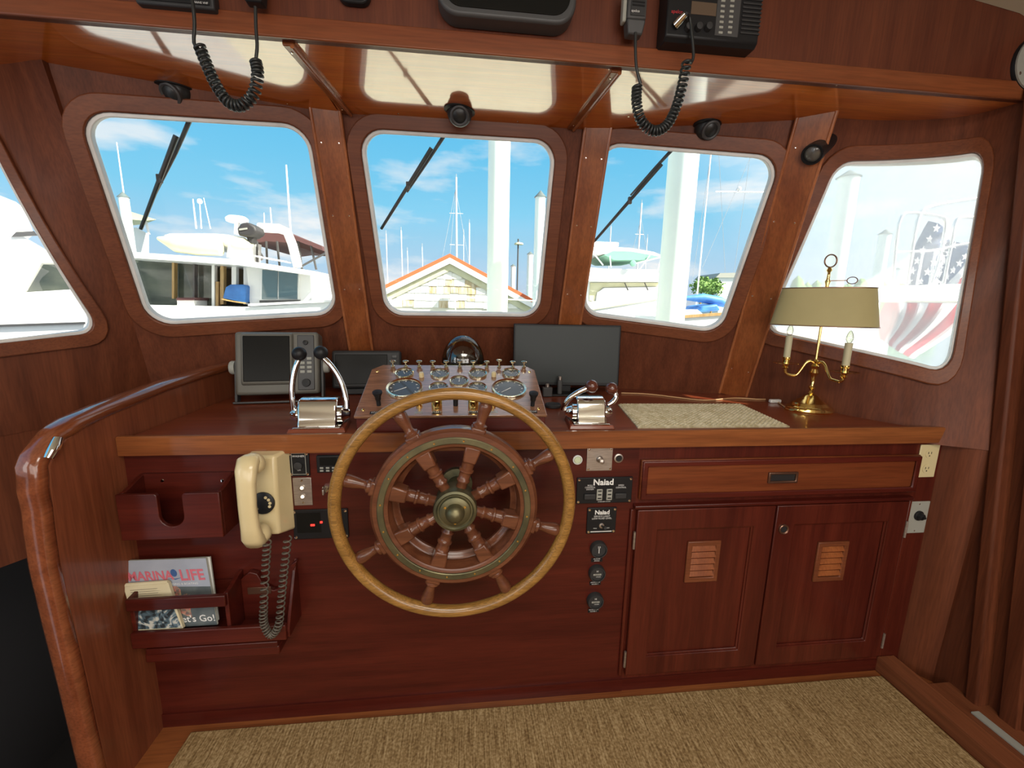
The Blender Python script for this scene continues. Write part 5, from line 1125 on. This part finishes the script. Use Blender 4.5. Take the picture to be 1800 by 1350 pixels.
pile(1492, 312, 34, 4.6, 'wide pale piling with cap behind the hazy side window', 13)
pile(1579, 474, 10, 12, 'low distant piling with cap partly behind the flag', 4)

# ------------------------------------------------------------ boathouse with shingled gable
YB = 16.0
ap = Q(791, 459, YB); le, ri = Q(640, 532, YB), Q(945, 535, YB)
bh = thing('boathouse', 'white shingled boathouse gable with an orange red roof edge, beyond the bow', 'building', (ap.x, YB, -2))
base = -1.6; L_, R_ = Q(672, 512, YB).x, Q(950, 535, YB).x; sl_ = (ap.z-le.z)/(ap.x-le.x)
zl_, zr_ = ap.z-sl_*(ap.x-L_), ap.z-sl_*(R_-ap.x)
obj('wall', MB().prism([(L_, YB, base), (R_, YB, base), (R_, YB, zr_), (ap.x, YB, ap.z), (L_, YB, zl_)], (0, 7, 0)), mottle('pale_boards', (.62, .60, .50), (.72, .70, .62), 3, .8), bh)
M_['orange'] = mat('orange_red_roofing', (.62, .13, .045), .7); M_['trimboard'] = mottle('weathered_cream_trim', (.52, .50, .30), (.62, .60, .42), 4, .7)
ov = .45
for sg, ex, ez in ((-1, L_-ov, zl_-sl_*ov), (1, R_+ov, zr_-sl_*ov)):
    ex = max(ex, ap.x-4.6) if sg < 0 else ex
    d = Vector((ex-ap.x, 0, ez-ap.z)); up = Vector((0,0,1))
    A = Vector((ap.x, YB-.20, ap.z)); B = A+d
    obj('roof_slope', MB().prism([A+up*.10, A+up*.24, B+up*.24, B+up*.10], (0, 7.5, 0)), M_['orange'], bh)
    obj('barge_board', MB().prism([A-up*.10, A+up*.10, B+up*.10, B-up*.10], (0, .06, 0)), M_['gel'], bh)
    obj('frieze_board', MB().prism([A+Vector((0,.12,-.34)), A+Vector((0,.12,-.10)), B+Vector((0,.12,-.10)), B+Vector((0,.12,-.34))], (0, .05, 0)), M_['trimboard'], bh)
M_['shingle'] = mottle('whitewashed_shingle', (.74, .72, .64), (.85, .84, .80), 6, .8); M_['shingle2'] = mottle('bare_worn_shingle', (.40, .28, .14), (.66, .58, .42), 5, .85, stretch=(2,1,.6))
rowh = .255
for r in range(9):
    zb = 1.32+rowh*r; x = L_+.05+(.11 if r % 2 else 0)
    while x < R_-.1:
        w = random.uniform(.24, .40); xm_ = x+w/2; lim = ap.z-sl_*abs(xm_-ap.x)-.30
        if zb < lim-.05:
            t = min(zb+rowh*1.02, lim); worn = abs(xm_-ap.x-.25) < .55 and random.random() < .55 or random.random() < .08; dz = random.uniform(-.02, .02)
            obj('shingle', MB().hexa([(x+.008,YB-.045,zb+dz),(x+w-.008,YB-.045,zb+dz),(x+w-.008,YB,zb+dz),(x+.008,YB,zb+dz)], [(x+.008,YB-.018,t),(x+w-.008,YB-.018,t),(x+w-.008,YB,t),(x+.008,YB,t)]), M_['shingle2' if worn else 'shingle'], bh, smooth=0)
        x += w

# ------------------------------------------------------------ sailboat masts
M_['mast'] = mat('white_mast', (.78, .78, .78), .4); M_['wire'] = mat('rigging_wire', (.34, .37, .40), .5)
def mast(x, yt, yb, Y, wpx, label, spread=0, stays=()):
    a, b = Q(x, yt, Y), Q(x, yb, Y); b = Vector((a.x, a.y, -1.5)); k = (a-EYE).dot(CF)/FPX
    root = thing('sailboat_mast', label, 'mast', b, 'sailboat masts')
    obj('pole', MB().tube([b, a], [wpx/2*k, wpx/2*k*.8], 10), M_['mast'], root)
    if spread: 
        for f in (.62, .80): z = b.z+(a.z-b.z)*f; obj('spreader', MB().tube([(a.x-spread*k, Y, z), (a.x+spread*k, Y, z)], .5*k, 6), M_['mast'], root)
    for (sx0, sy0, sx1, sy1) in stays: obj('shroud', MB().tube([Q(sx0, sy0, Y), Q(sx1, sy1, Y)], .35*k, 5), M_['wire'], root)
    obj('masthead', MB().tube([a, a+Vector((0,0,6*k))], .5*k, 6), M_['wire'], root)
mast(802, 312, 470, 30, 4, 'tallest sailboat mast with shrouds behind the boathouse roof', 12, ((801, 332, 778, 450), (801, 332, 824, 460), (802, 318, 790, 460)))
mast(825, 392, 463, 40, 2.6, 'shorter mast right of the tallest one behind the boathouse')
mast(705, 405, 490, 45, 2.4, 'thin pale mast left of the boathouse peak', 0)
mast(678.5, 411, 500, 50, 2.2, 'thin mast at the left edge of the middle pane')
mast(716, 441, 490, 52, 1.8, 'short faint mast between the thin masts left of the boathouse')
mast(742, 434, 480, 52, 1.8, 'short faint mast close left of the boathouse peak')
mast(815, 409, 470, 50, 1.6, 'faint mast between the tallest mast and its right neighbour')
mast(1128, 357, 440, 28, 3.4, 'mast rising behind the flybridge boat in the right pane', 8, ((1127, 385, 1112, 440), (1127, 385, 1136, 436)))
mast(1074, 398, 430, 34, 2.4, 'short mast above the left end of the flybridge canopy')
mast(1138, 418, 440, 34, 1.8, 'small antenna mast above the right end of the flybridge canopy')
mast(1261, 150, 500, 13, 3.0, 'tall mast with wire stays right of the thick piling', 0, ((1254, 240, 1216, 500), (1335, 240, 1235, 470), (1322, 250, 1290, 480), (1262, 240, 1275, 480)))
bar = thing('yard_arm', 'white horizontal yard with a small round ball on it, upper right pane', 'spar', Q(1300, 338, 13))
obj('spar', MB().tube([Q(1258, 337, 13), Q(1345, 338, 13)], .022, 8), M_['mast'], bar); obj('ball', MB().ball(Q(1299.5, 332, 13), .065, 14, 10), M_['gel'], bar, smooth=80)
lpst = thing('dock_lamp_post', 'small dock lamp post with a flat hood, distant, right of the big piling', 'lamp post', Q(911, 462, 30))
obj('post', MB().tube([(Q(911, 420, 30).x, 30, -2.1), Q(911, 420, 30)], .05, 8), M_['grey2'], lpst); obj('hood', MB().lathe([(.32, 0), (.28, .10), (.05, .16)], Q(912, 430, 30), n=16), M_['trimboard'], lpst)

# ------------------------------------------------------------ boats
def slab_px(pts, Y, d): return MB().prism([Q(x, y, Y) for x, y in pts], (0, d, 0))
M_['darkglass'] = mottle('dark_cabin_glass', (.03, .04, .035), (.10, .11, .085), 1.6, .08, stretch=(1, 1, 2)); M_['blueglass'] = mat('reflecting_cabin_glass', (.07, .13, .15), .04, spec=1)
M_['maroon'] = mat('maroon_canvas', (.085, .035, .035), .85); M_['bluetarp'] = mottle('blue_tarp', (.03, .14, .42), (.06, .24, .62), 5, .55, bump=.5); M_['teak'] = wood('teak_trim', (.35, .20, .07), (.52, .34, .14), 'Z', rough=.5, coat=.1)
M_['tube'] = mottle('yellowed_dinghy_fabric', (.62, .60, .34), (.70, .68, .44), 3, .5)
Y = 8.5
mb_ = thing('motor_yacht', 'white motor yacht with dark cabin windows and maroon bimini, filling the left pane', 'boat', (-5, Y, -2))
obj('hull', slab_px([(150, 575), (150, 548), (300, 540), (350, 545), (440, 540), (620, 528), (640, 560)], Y-.3, 4), M_['gel'], mb_)
obj('lower_hull', MB().box(Q(150, 575, Y).x, Q(640, 560, Y).x, Y-.2, Y+3.6, -2.1, 1.3), M_['gel'], mb_)
obj('cabin', slab_px([(440, 540), (432, 466), (545, 482), (548, 532)], Y, 3), M_['gel'], mb_)
obj('cabin_back', slab_px([(200, 560), (200, 452), (440, 466), (440, 540)], Y+.9, 2), M_['darkglass'], mb_)
gx = obj('aft_glazing', slab_px([(215, 545), (215, 453), (378, 462), (378, 546)], Y+.30, .04), M_['darkglass'], mb_)
for (x0, x1, y0, y1, m_) in ((302, 306, 458, 525, 'teak'), (372, 377, 460, 548, 'gel'), (387, 393, 462, 535, 'teak'), (407, 415, 464, 500, 'gel'), (428, 436, 465, 535, 'gel'), (339, 342, 460, 545, 'grey2'), (379, 384, 495, 552, 'teak')):
    obj('post', slab_px([(x0, y1), (x0, y0), (x1, y0), (x1, y1)], Y+.16, .1), M_[m_], mb_)
obj('cockpit_locker', slab_px([(313, 556), (311, 527), (341, 527), (342, 556)], Y-.1, .5), M_['gel'], mb_); obj('locker_lid', slab_px([(310, 528), (310, 523), (342, 523), (342, 528)], Y-.14, .55), M_['maroon'], mb_)
wf = obj('window_frame', slab_px([(457, 529), (459, 471), (526, 477), (525, 528)], Y-.05, .06), M_['gel'], mb_)
for pts in ([(460, 526), (461, 474), (488, 477), (487, 526)], [(490, 526), (490, 477), (523, 480), (522, 526)]): obj('pane', slab_px(pts, Y-.07, .03), M_['blueglass'], wf)
obj('window_sill', slab_px([(456, 532), (456, 528), (526, 527), (526, 531)], Y-.08, .06), M_['grey2'], wf)
obj('roof', slab_px([(190, 450), (190, 440), (420, 456), (555, 477), (555, 485), (420, 466)], Y-.5, 4.2), M_['gel'], mb_)
obj('side_deck', slab_px([(436, 538), (436, 534), (600, 526), (600, 530)], Y-.35, .2), M_['gel'], mb_)
bm_pts = [(430, 410), (448, 402), (470, 400), (498, 404), (508, 410), (514, 430), (505, 426), (470, 424), (440, 428)]
obj('bimini', slab_px(bm_pts, Y+.6, 2.4), M_['maroon'], mb_); obj('canopy', slab_px([(512, 412), (565, 432), (568, 440), (516, 420)], Y+.5, 2.6), M_['maroon'], mb_)
obj('arch', MB().tube([Q(x, y, Y+.3) for x, y in ((455, 400), (490, 402), (505, 408), (514, 430), (524, 470))], .085, 10), M_['gel'], mb_, smooth=60)
for x0, x1 in ((452, 452), (468, 470), (487, 492), (524, 531), (545, 556)): obj('canopy_frame', MB().tube([Q(x0, 424, Y+.6), Q(x1, 474, Y+.6)], .022, 6), M_['grey2'], mb_)
obj('rail', MB().tube([Q(448, 450, Y+.3), Q(512, 462, Y+.3)], .015, 6), M_['gel'], mb_); obj('rail', MB().tube([Q(530, 468, Y+.3), Q(572, 445, Y+.3)], .02, 6), M_['grey2'], mb_)
obj('radar_dome', MB().lathe([(.14, -.02), (.19, 0), (.20, .06), (.15, .10), (.0001, .11)], Q(417, 390, Y+.8), n=20), M_['gel'], mb_, smooth=50); obj('radar_mast', MB().tube([Q(417, 390, Y+.8), Q(416, 412, Y+.8)], .05, 8), M_['gel'], mb_)
for x0, y0, x1, y1, r in ((503, 290, 511, 412, .022), (339, 350, 345, 402, .016), (351, 357, 354, 402, .012), (358, 348, 370, 402, .010), (475, 365, 478, 401, .014), (464, 374, 465, 401, .012)): obj('antenna', MB().tube([Q(x0, y0, Y+.9), Q(x1, y1, Y+.9)], [r*.7, r], 8), M_['mast'], mb_)
obj('antenna_pod', MB().ball(Q(351, 354, Y+.9), .05, 12, 8), M_['gel'], mb_)
dg = thing('dinghy', 'pale yellow inflatable dinghy stowed on the roof of the left motor yacht', 'dinghy', Q(340, 445, Y+.2))
top = [(262, 407), (275, 404), (310, 405), (350, 404), (385, 407), (410, 416), (425, 432)]; low = [(262, 411), (285, 422), (320, 432), (355, 436), (380, 438), (398, 442), (408, 450)]
tb = []
for i in range(13):
    t = i/12; a, b = Ruled.crv([Q(*p, Y) for p in top], t), Ruled.crv([Q(*p, Y) for p in low], t); tb.append((a, b))
m = MB(); n = 14; vs = []
for i, (a, b) in enumerate(tb):
    c = (a+b)/2; h = (a-b).length/2; wd = .55*min(1, .25+i*.18)
    vs += [c+Vector((0, .5+wd*math.cos(2*PI*k/n), h*math.sin(2*PI*k/n))) for k in range(n)]
m.add(vs, [(i*n+k, i*n+(k+1)%n, (i+1)*n+(k+1)%n, (i+1)*n+k) for i in range(12) for k in range(n)]+[tuple(range(n)), tuple(12*n+k for k in range(n))])
obj('hull', m, M_['gel'], dg, smooth=70)
obj('tube', MB().tube([Q(278, 419, Y-.15), Q(310, 429, Y-.2), Q(345, 432, Y-.2), Q(388, 434, Y-.15)], [.03, .14, .16, .15], 14), M_['tube'], dg, smooth=70)
obj('stern_tube', MB().tube([Q(412, 428, Y-.1), Q(430, 430, Y-.1), Q(446, 432, Y-.05)], [.13, .12, .03], 12), M_['tube'], dg, smooth=70)
obj('transom', slab_px([(398, 452), (402, 420), (418, 418), (416, 456)], Y-.1, .9), M_['gel'], dg)
om = thing('outboard_motor', 'black outboard motor tilted on the stern of the stowed dinghy', 'outboard motor', Q(432, 420, Y-.1))
obj('cowl', slab_px([(416, 402), (422, 392), (436, 390), (448, 398), (452, 408), (440, 416), (418, 414)], Y-.2, .35), M_['black2'], om, bevel=.04, seg=3)
obj('leg', slab_px([(432, 414), (446, 412), (444, 428), (436, 428)], Y-.12, .16), M_['black2'], om, bevel=.02); obj('cowl_stripe', slab_px([(420, 402), (434, 400), (434, 403), (420, 405)], Y-.215, .02), M_['lgrey'], om)
tp_ = thing('covered_gear', 'gear under a bright blue tarp on the left motor yacht side deck', 'tarp', Q(412, 532, Y-.1))
obj('tarp', slab_px([(391, 524), (396, 505), (404, 500), (428, 500), (432, 503), (431, 532), (420, 530)], Y-.15, .5), M_['bluetarp'], tp_, bevel=.05, seg=3); obj('lashing', MB().tube([Q(390, 526, Y-.18), Q(410, 530, Y-.18), Q(432, 533, Y-.18)], .012, 6), M_['teak'], tp_)
wb = thing('motor_cruiser', 'white cruiser partly hidden behind the right end of the maroon topped yacht', 'boat', Q(565, 540, 14))
obj('hull', slab_px([(525, 720), (525, 520), (625, 515), (625, 720)], 14, 1.6), M_['gel'], wb); obj('cabin', slab_px([(530, 520), (535, 482), (600, 484), (618, 518)], 14.4, 1.1), M_['gel'], wb); obj('window_band', slab_px([(546, 512), (546, 500), (590, 500), (594, 512)], 14.36, .06), M_['lgrey'], wb)
# far left white cruiser through the side window
Y = 5.6
def slab_px(pts, Y, d): return MB().prism([Q(x, y, Y) for x, y in pts], Vector((-.72, .69, 0))*d)
lb_ = thing('white_cruiser', 'sunlit white cruiser with a sloping dark side window beyond the left side window', 'boat', Q(40, 560, Y))
obj('hull', slab_px([(-300, 640), (-300, 535), (140, 508), (230, 520), (200, 640)], Y, 3), M_['gel'], lb_)
obj('cabin', slab_px([(-300, 545), (-300, 400), (10, 395), (45, 418), (120, 462), (140, 520)], Y+.3, 2.4), M_['gel'], lb_)
obj('flybridge', slab_px([(-300, 400), (-300, 346), (-10, 340), (28, 355), (42, 366), (60, 412), (10, 400)], Y+.5, 2), M_['gel'], lb_)
wf = obj('window_frame', slab_px([(40, 522), (74, 462), (112, 462), (140, 520)], Y+.26, .06), M_['lgrey'], lb_); obj('pane', slab_px([(44, 519), (76, 465), (109, 465), (134, 518)], Y+.24, .03), M_['darkglass'], wf)
obj('rub_rail', slab_px([(-100, 578), (-100, 574), (150, 566), (150, 570)], Y-.04, .05), M_['grey2'], lb_); obj('windscreen', slab_px([(20, 416), (28, 408), (60, 406), (66, 414)], Y+.28, .05), M_['grey2'], lb_)
fw = thing('flybridge_wing', 'pale flybridge wing reaching past the black capped piling in the left pane', 'boat part', Q(240, 380, 12.6)); obj('wing', slab_px([(215, 374), (226, 371), (275, 386), (255, 388), (222, 385)], 12.6, 1.2), M_['tube'], fw); obj('antenna', MB().tube([Q(205, 250, 13.3), Q(219, 352, 13.3)], [.012, .02], 8), M_['mast'], fw); obj('strut', MB().tube([Q(256, 388, 12.8), Q(262, 412, 12.8)], .03, 8), M_['gel'], fw); obj('hull', slab_px([(150, 560), (150, 410), (240, 400), (262, 412), (262, 560)], 13.1, 2), M_['gel'], fw)
def slab_px(pts, Y, d): return MB().prism([Q(x, y, Y) for x, y in pts], (0, d, 0))
# flybridge boat in the right pane
Y = 13
fb = thing('flybridge_boat', 'white flybridge boat with a green lined canopy left of the thick piling', 'boat', Q(1095, 540, Y))
M_['green'] = mat('green_canvas_lining', (.20, .42, .32), .8)
obj('hull', slab_px([(1016, 575), (1018, 540), (1040, 530), (1160, 524), (1190, 522), (1190, 575)], Y-.5, 3), M_['gel'], fb); obj('bow_stripe', slab_px([(1030, 547), (1030, 545), (1160, 524), (1160, 526)], Y-.54, .05), M_['trimboard'], fb)
obj('cabin', slab_px([(1015, 535), (1022, 494), (1170, 494), (1170, 528)], Y, 3), M_['gel'], fb)
fcv = obj('windscreen_band', slab_px([(1036, 528), (1038, 497), (1165, 497), (1165, 503), (1060, 505), (1048, 516), (1044, 530)], Y-.05, .06), M_['trimboard'], fb)
obj('windscreen_cover', slab_px([(1048, 530), (1050, 514), (1062, 506), (1164, 504), (1164, 526)], Y-.1, .08), M_['gel'], fb, bevel=.01)
for x in (1098, 1133): obj('wiper', MB().tube([Q(x, 497, Y-.12), Q(x+6, 510, Y-.12)], .015, 6), M_['grey2'], fb)
obj('flybridge', slab_px([(1010, 495), (1018, 468), (1060, 472), (1155, 474), (1168, 495)], Y-.3, 2.6), M_['gel'], fb, bevel=.03)
obj('bimini', slab_px([(1010, 446), (1012, 436), (1060, 433), (1110, 436), (1150, 443), (1165, 450), (1163, 453), (1110, 447)], Y+.2, 2), M_['gel'], fb)
obj('canopy_lining', slab_px([(1062, 448), (1078, 441), (1110, 442), (1160, 451), (1130, 457), (1080, 457)], Y+.15, 2), M_['green'], fb)
for a, b in (((1044, 446), (1060, 466)), ((1142, 449), (1124, 474)), ((1162, 453), (1156, 476)), ((1072, 450), (1074, 470))): obj('canopy_frame', MB().tube([Q(*a, Y+.1), Q(*b, Y+.1)], .02, 6), M_['gel'], fb)
obj('horn', MB().lathe([(.09, 0), (.09, .05), (.06, .06), (.0001, .06)], Q(1112, 463, Y-.4), (0,-1,0), 16), M_['green'], fb)
obj('radar', slab_px([(1038, 432), (1040, 424), (1088, 426), (1088, 433)], Y+.6, .4), M_['gel'], fb, bevel=.02)
# sailboat with blue covers, trees and a house behind
Y = 9.5
sb = thing('sailing_yacht', 'moored yacht with blue sail covers and a wooden toe rail right of the thick piling', 'boat', Q(1240, 560, Y))
obj('hull', slab_px([(1190, 820), (1190, 558), (1275, 553), (1330, 560), (1300, 820)], Y, 2.5), M_['gel'], sb); obj('toe_rail', slab_px([(1190, 560), (1190, 555), (1275, 549), (1330, 556), (1330, 560), (1275, 554)], Y-.05, .1), M_['teak'], sb)
obj('sail_cover', MB().tube([Q(1205, 524, Y+.5), Q(1235, 524, Y+.5), Q(1265, 530, Y+.5), Q(1290, 540, Y+.5)], [.05, .11, .12, .06], 12), M_['bluetarp'], sb, smooth=70); obj('deck_cover', slab_px([(1228, 549), (1234, 538), (1262, 534), (1268, 546)], Y+.3, .8), M_['bluetarp'], sb, bevel=.05)
obj('coach_roof', slab_px([(1195, 560), (1198, 546), (1226, 544), (1240, 556)], Y+.2, 1), M_['gel'], sb)
lf = mottle('summer_foliage', (.07, .16, .03), (.22, .36, .09), 1.2, .8)
def tree(px, py, Y, r, label):
    c = Q(px, py, Y); t = thing('tree', label, 'tree', (c.x, c.y, -1.5), 'trees on the far shore'); m = MB()
    for k in range(260):
        d = Vector((random.gauss(0,1), random.gauss(0,1), random.gauss(0,1))).normalized()*r*random.uniform(.55, 1.05); d.z *= .8; p = c+d
        a = Vector((random.gauss(0,1), random.gauss(0,1), random.gauss(0,1))).normalized(); b = a.orthogonal().normalized(); e = a.cross(b); s_ = r*random.uniform(.10, .20)
        m.add([p-b*s_, p+e*s_*.6, p+b*s_, p-e*s_*.6+a*s_*.3], [(0,1,2,3)])
    o_ = obj('foliage', m, lf, t, smooth=0, fix=False); o_['kind'] = 'stuff'
    obj('crown_core', MB().ball(c, r*.7, 12, 8, (1, 1, .8)), lf, t); obj('trunk', MB().tube([(c.x, c.y, -1.5), (c.x, c.y, c.z-r*.3)], [r*.10, r*.07], 8), M_['teak'], t)
tree(1234, 503, 70, 1.9, 'left of the two rounded green trees right of the thick piling'); tree(1254, 505, 74, 2.0, 'right of the two rounded green trees, nearer the window edge')
hs_ = thing('shore_house', 'low pale roofed house on the far shore above the green trees', 'building', Q(1275, 510, 90)); obj('walls', slab_px([(1262, 570), (1262, 488), (1310, 488), (1310, 570)], 90, 8), M_['gel'], hs_); obj('roof', slab_px([(1258, 488), (1266, 480), (1306, 479), (1315, 488)], 89.5, 9), M_['lgrey'], hs_)
hz = MB()
for k in range(60): 
    x = 1395+k*4.2; hz.ball(Q(x, 552+random.uniform(-4, 4), 160), random.uniform(2.2, 3.6), 8, 6, (1, 1, 4))
tag(obj('far_treeline', hz, lf), 'hazy low treeline on the far shore behind the side window', 'trees', kind='stuff')
# neighbour's bow pulpit, flag and dock seen through the hazy side window
Y = 3.6
pt = thing('bow_pulpit', 'stainless steel pulpit rails around the flag beyond the hazy side window', 'rail', Q(1640, 500, Y)); M_['ss'] = mat('stainless_tube', (.72, .72, .72), .25, metal=.6)
def rr(nm, pts, r=.014): obj(nm, MB().tube([Ruled.crv([Q(*p, Y) for p in pts], i/24) for i in range(25)], r, 8), M_['ss'], pt, smooth=60)
rr('loop_rail', ((1568, 502), (1576, 420), (1583, 385), (1600, 374), (1650, 380), (1662, 392), (1652, 450), (1636, 502)))
rr('top_rail', ((1594, 500), (1608, 410), (1618, 376), (1640, 362), (1720, 348), (1800, 335)), .016)
rr('loop_rail', ((1658, 502), (1672, 430), (1680, 390), (1700, 382), (1760, 388), (1800, 400)))
rr('cross_rail', ((1572, 443), (1640, 440), (1700, 428), (1790, 420)), .012)
for x in (1606, 1623, 1645): obj('upright', MB().tube([Q(x, 440, Y), Q(x-12, 503, Y)], .010, 8), M_['ss'], pt)
bwt = thing('neighbour_bow', 'white bow plank of the neighbouring boat in front of the flag', 'boat part', Q(1620, 515, Y-.1)); obj('plank', slab_px([(1548, 529), (1548, 503), (1688, 499), (1760, 500), (1760, 531)], Y-.12, .25), M_['gel'], bwt, bevel=.01); obj('plank_edge', slab_px([(1548, 531), (1548, 528), (1760, 530), (1760, 533)], Y-.14, .27), M_['lgrey'], bwt)
fg = thing('flag', 'drooping american flag with white stars on blue and red and white stripes', 'flag', Q(1620, 600, Y+.25))
Yf = Y+.25
M_['fred'] = mat('flag_red', (.55, .045, .07), .8); M_['fwhite'] = mat('flag_white', (.80, .80, .80), .8); M_['fblue'] = mat('flag_blue', (.035, .075, .20), .8)
def cloth(nm, quad, m, nu=8, nv=8, dy=0, par=fg):
    q = [Q(*p, Yf+dy) for p in quad]; fn = lambda u, v: q[3].lerp(q[2], u).lerp(q[0].lerp(q[1], u), v)+Vector((0, .05*math.sin(u*9+v*3), 0)); return obj(nm, MB().sheet(fn, nu, nv, (0,.006,0)), m, par, smooth=60), fn
cn, cf = cloth('canton', ((1634, 388), (1700, 440), (1664, 503), (1592, 503)), M_['fblue'])
sm_ = MB()
for r in range(6):
    for q in range(5):
        c = cf((q+.5)/5, (r+.5)/6)+Vector((0,-.022,0)); s_ = .042
        sm_.prism([c+Vector((s_*(1 if k % 2 == 0 else .42)*math.sin(PI*k/5), 0, s_*(1 if k % 2 == 0 else .42)*math.cos(PI*k/5))) for k in range(10)], (0,.003,0))
so_ = obj('stars', sm_, M_['fwhite'], cn, smooth=0); so_['kind'] = 'stuff'
for k in range(8):      # upper fold: stripes running down to the right
    cloth('stripe', ((1700+k*14, 440-k*4), (1714+k*14, 436-k*4), (1680+k*14, 503), (1664+k*14, 503)), M_['fred' if k % 2 else 'fwhite'], 2, 8, .02)
st = [(1545, 1562), (1562, 1578), (1578, 1594), (1594, 1612), (1612, 1632), (1632, 1654), (1654, 1676), (1676, 1700)]
bt = [(1548, 595), (1556, 602), (1562, 606), (1568, 610), (1574, 614), (1580, 618), (1588, 622), (1598, 628), (1608, 632)]
tpx = [1558, 1574, 1590, 1608, 1628, 1652, 1678, 1706, 1735]
for k in range(8): cloth('stripe', ((tpx[k], 532), (tpx[k+1], 532), bt[k+1], bt[k]), M_['fwhite' if k % 2 else 'fred'], 3, 10, .02+.004*k)
Y = 4.6
dk = thing('floating_dock', 'weathered grey plank dock low beyond the hazy side window', 'dock', (5.2, 6.5, -1.6)); M_['dockwood'] = wood('weathered_dock_plank', (.34, .31, .26), (.48, .45, .39), 'X', rough=.8, coat=0)
obj('frame', MB().box(3.4, 16, 5.0, 6.6, -.30, -.06), M_['dockwood'], dk)
for k in range(42): x = 3.4+k*.3; obj('plank', MB().box(x, x+.285, 4.98, 6.62, -.06, -.03+random.uniform(0, .008)), M_['dockwood'], dk, smooth=0)
for x in (3.8, 7, 10): obj('float', MB().box(x, x+2, 5.1, 6.5, -2.1, -.30), M_['grey2'], dk)
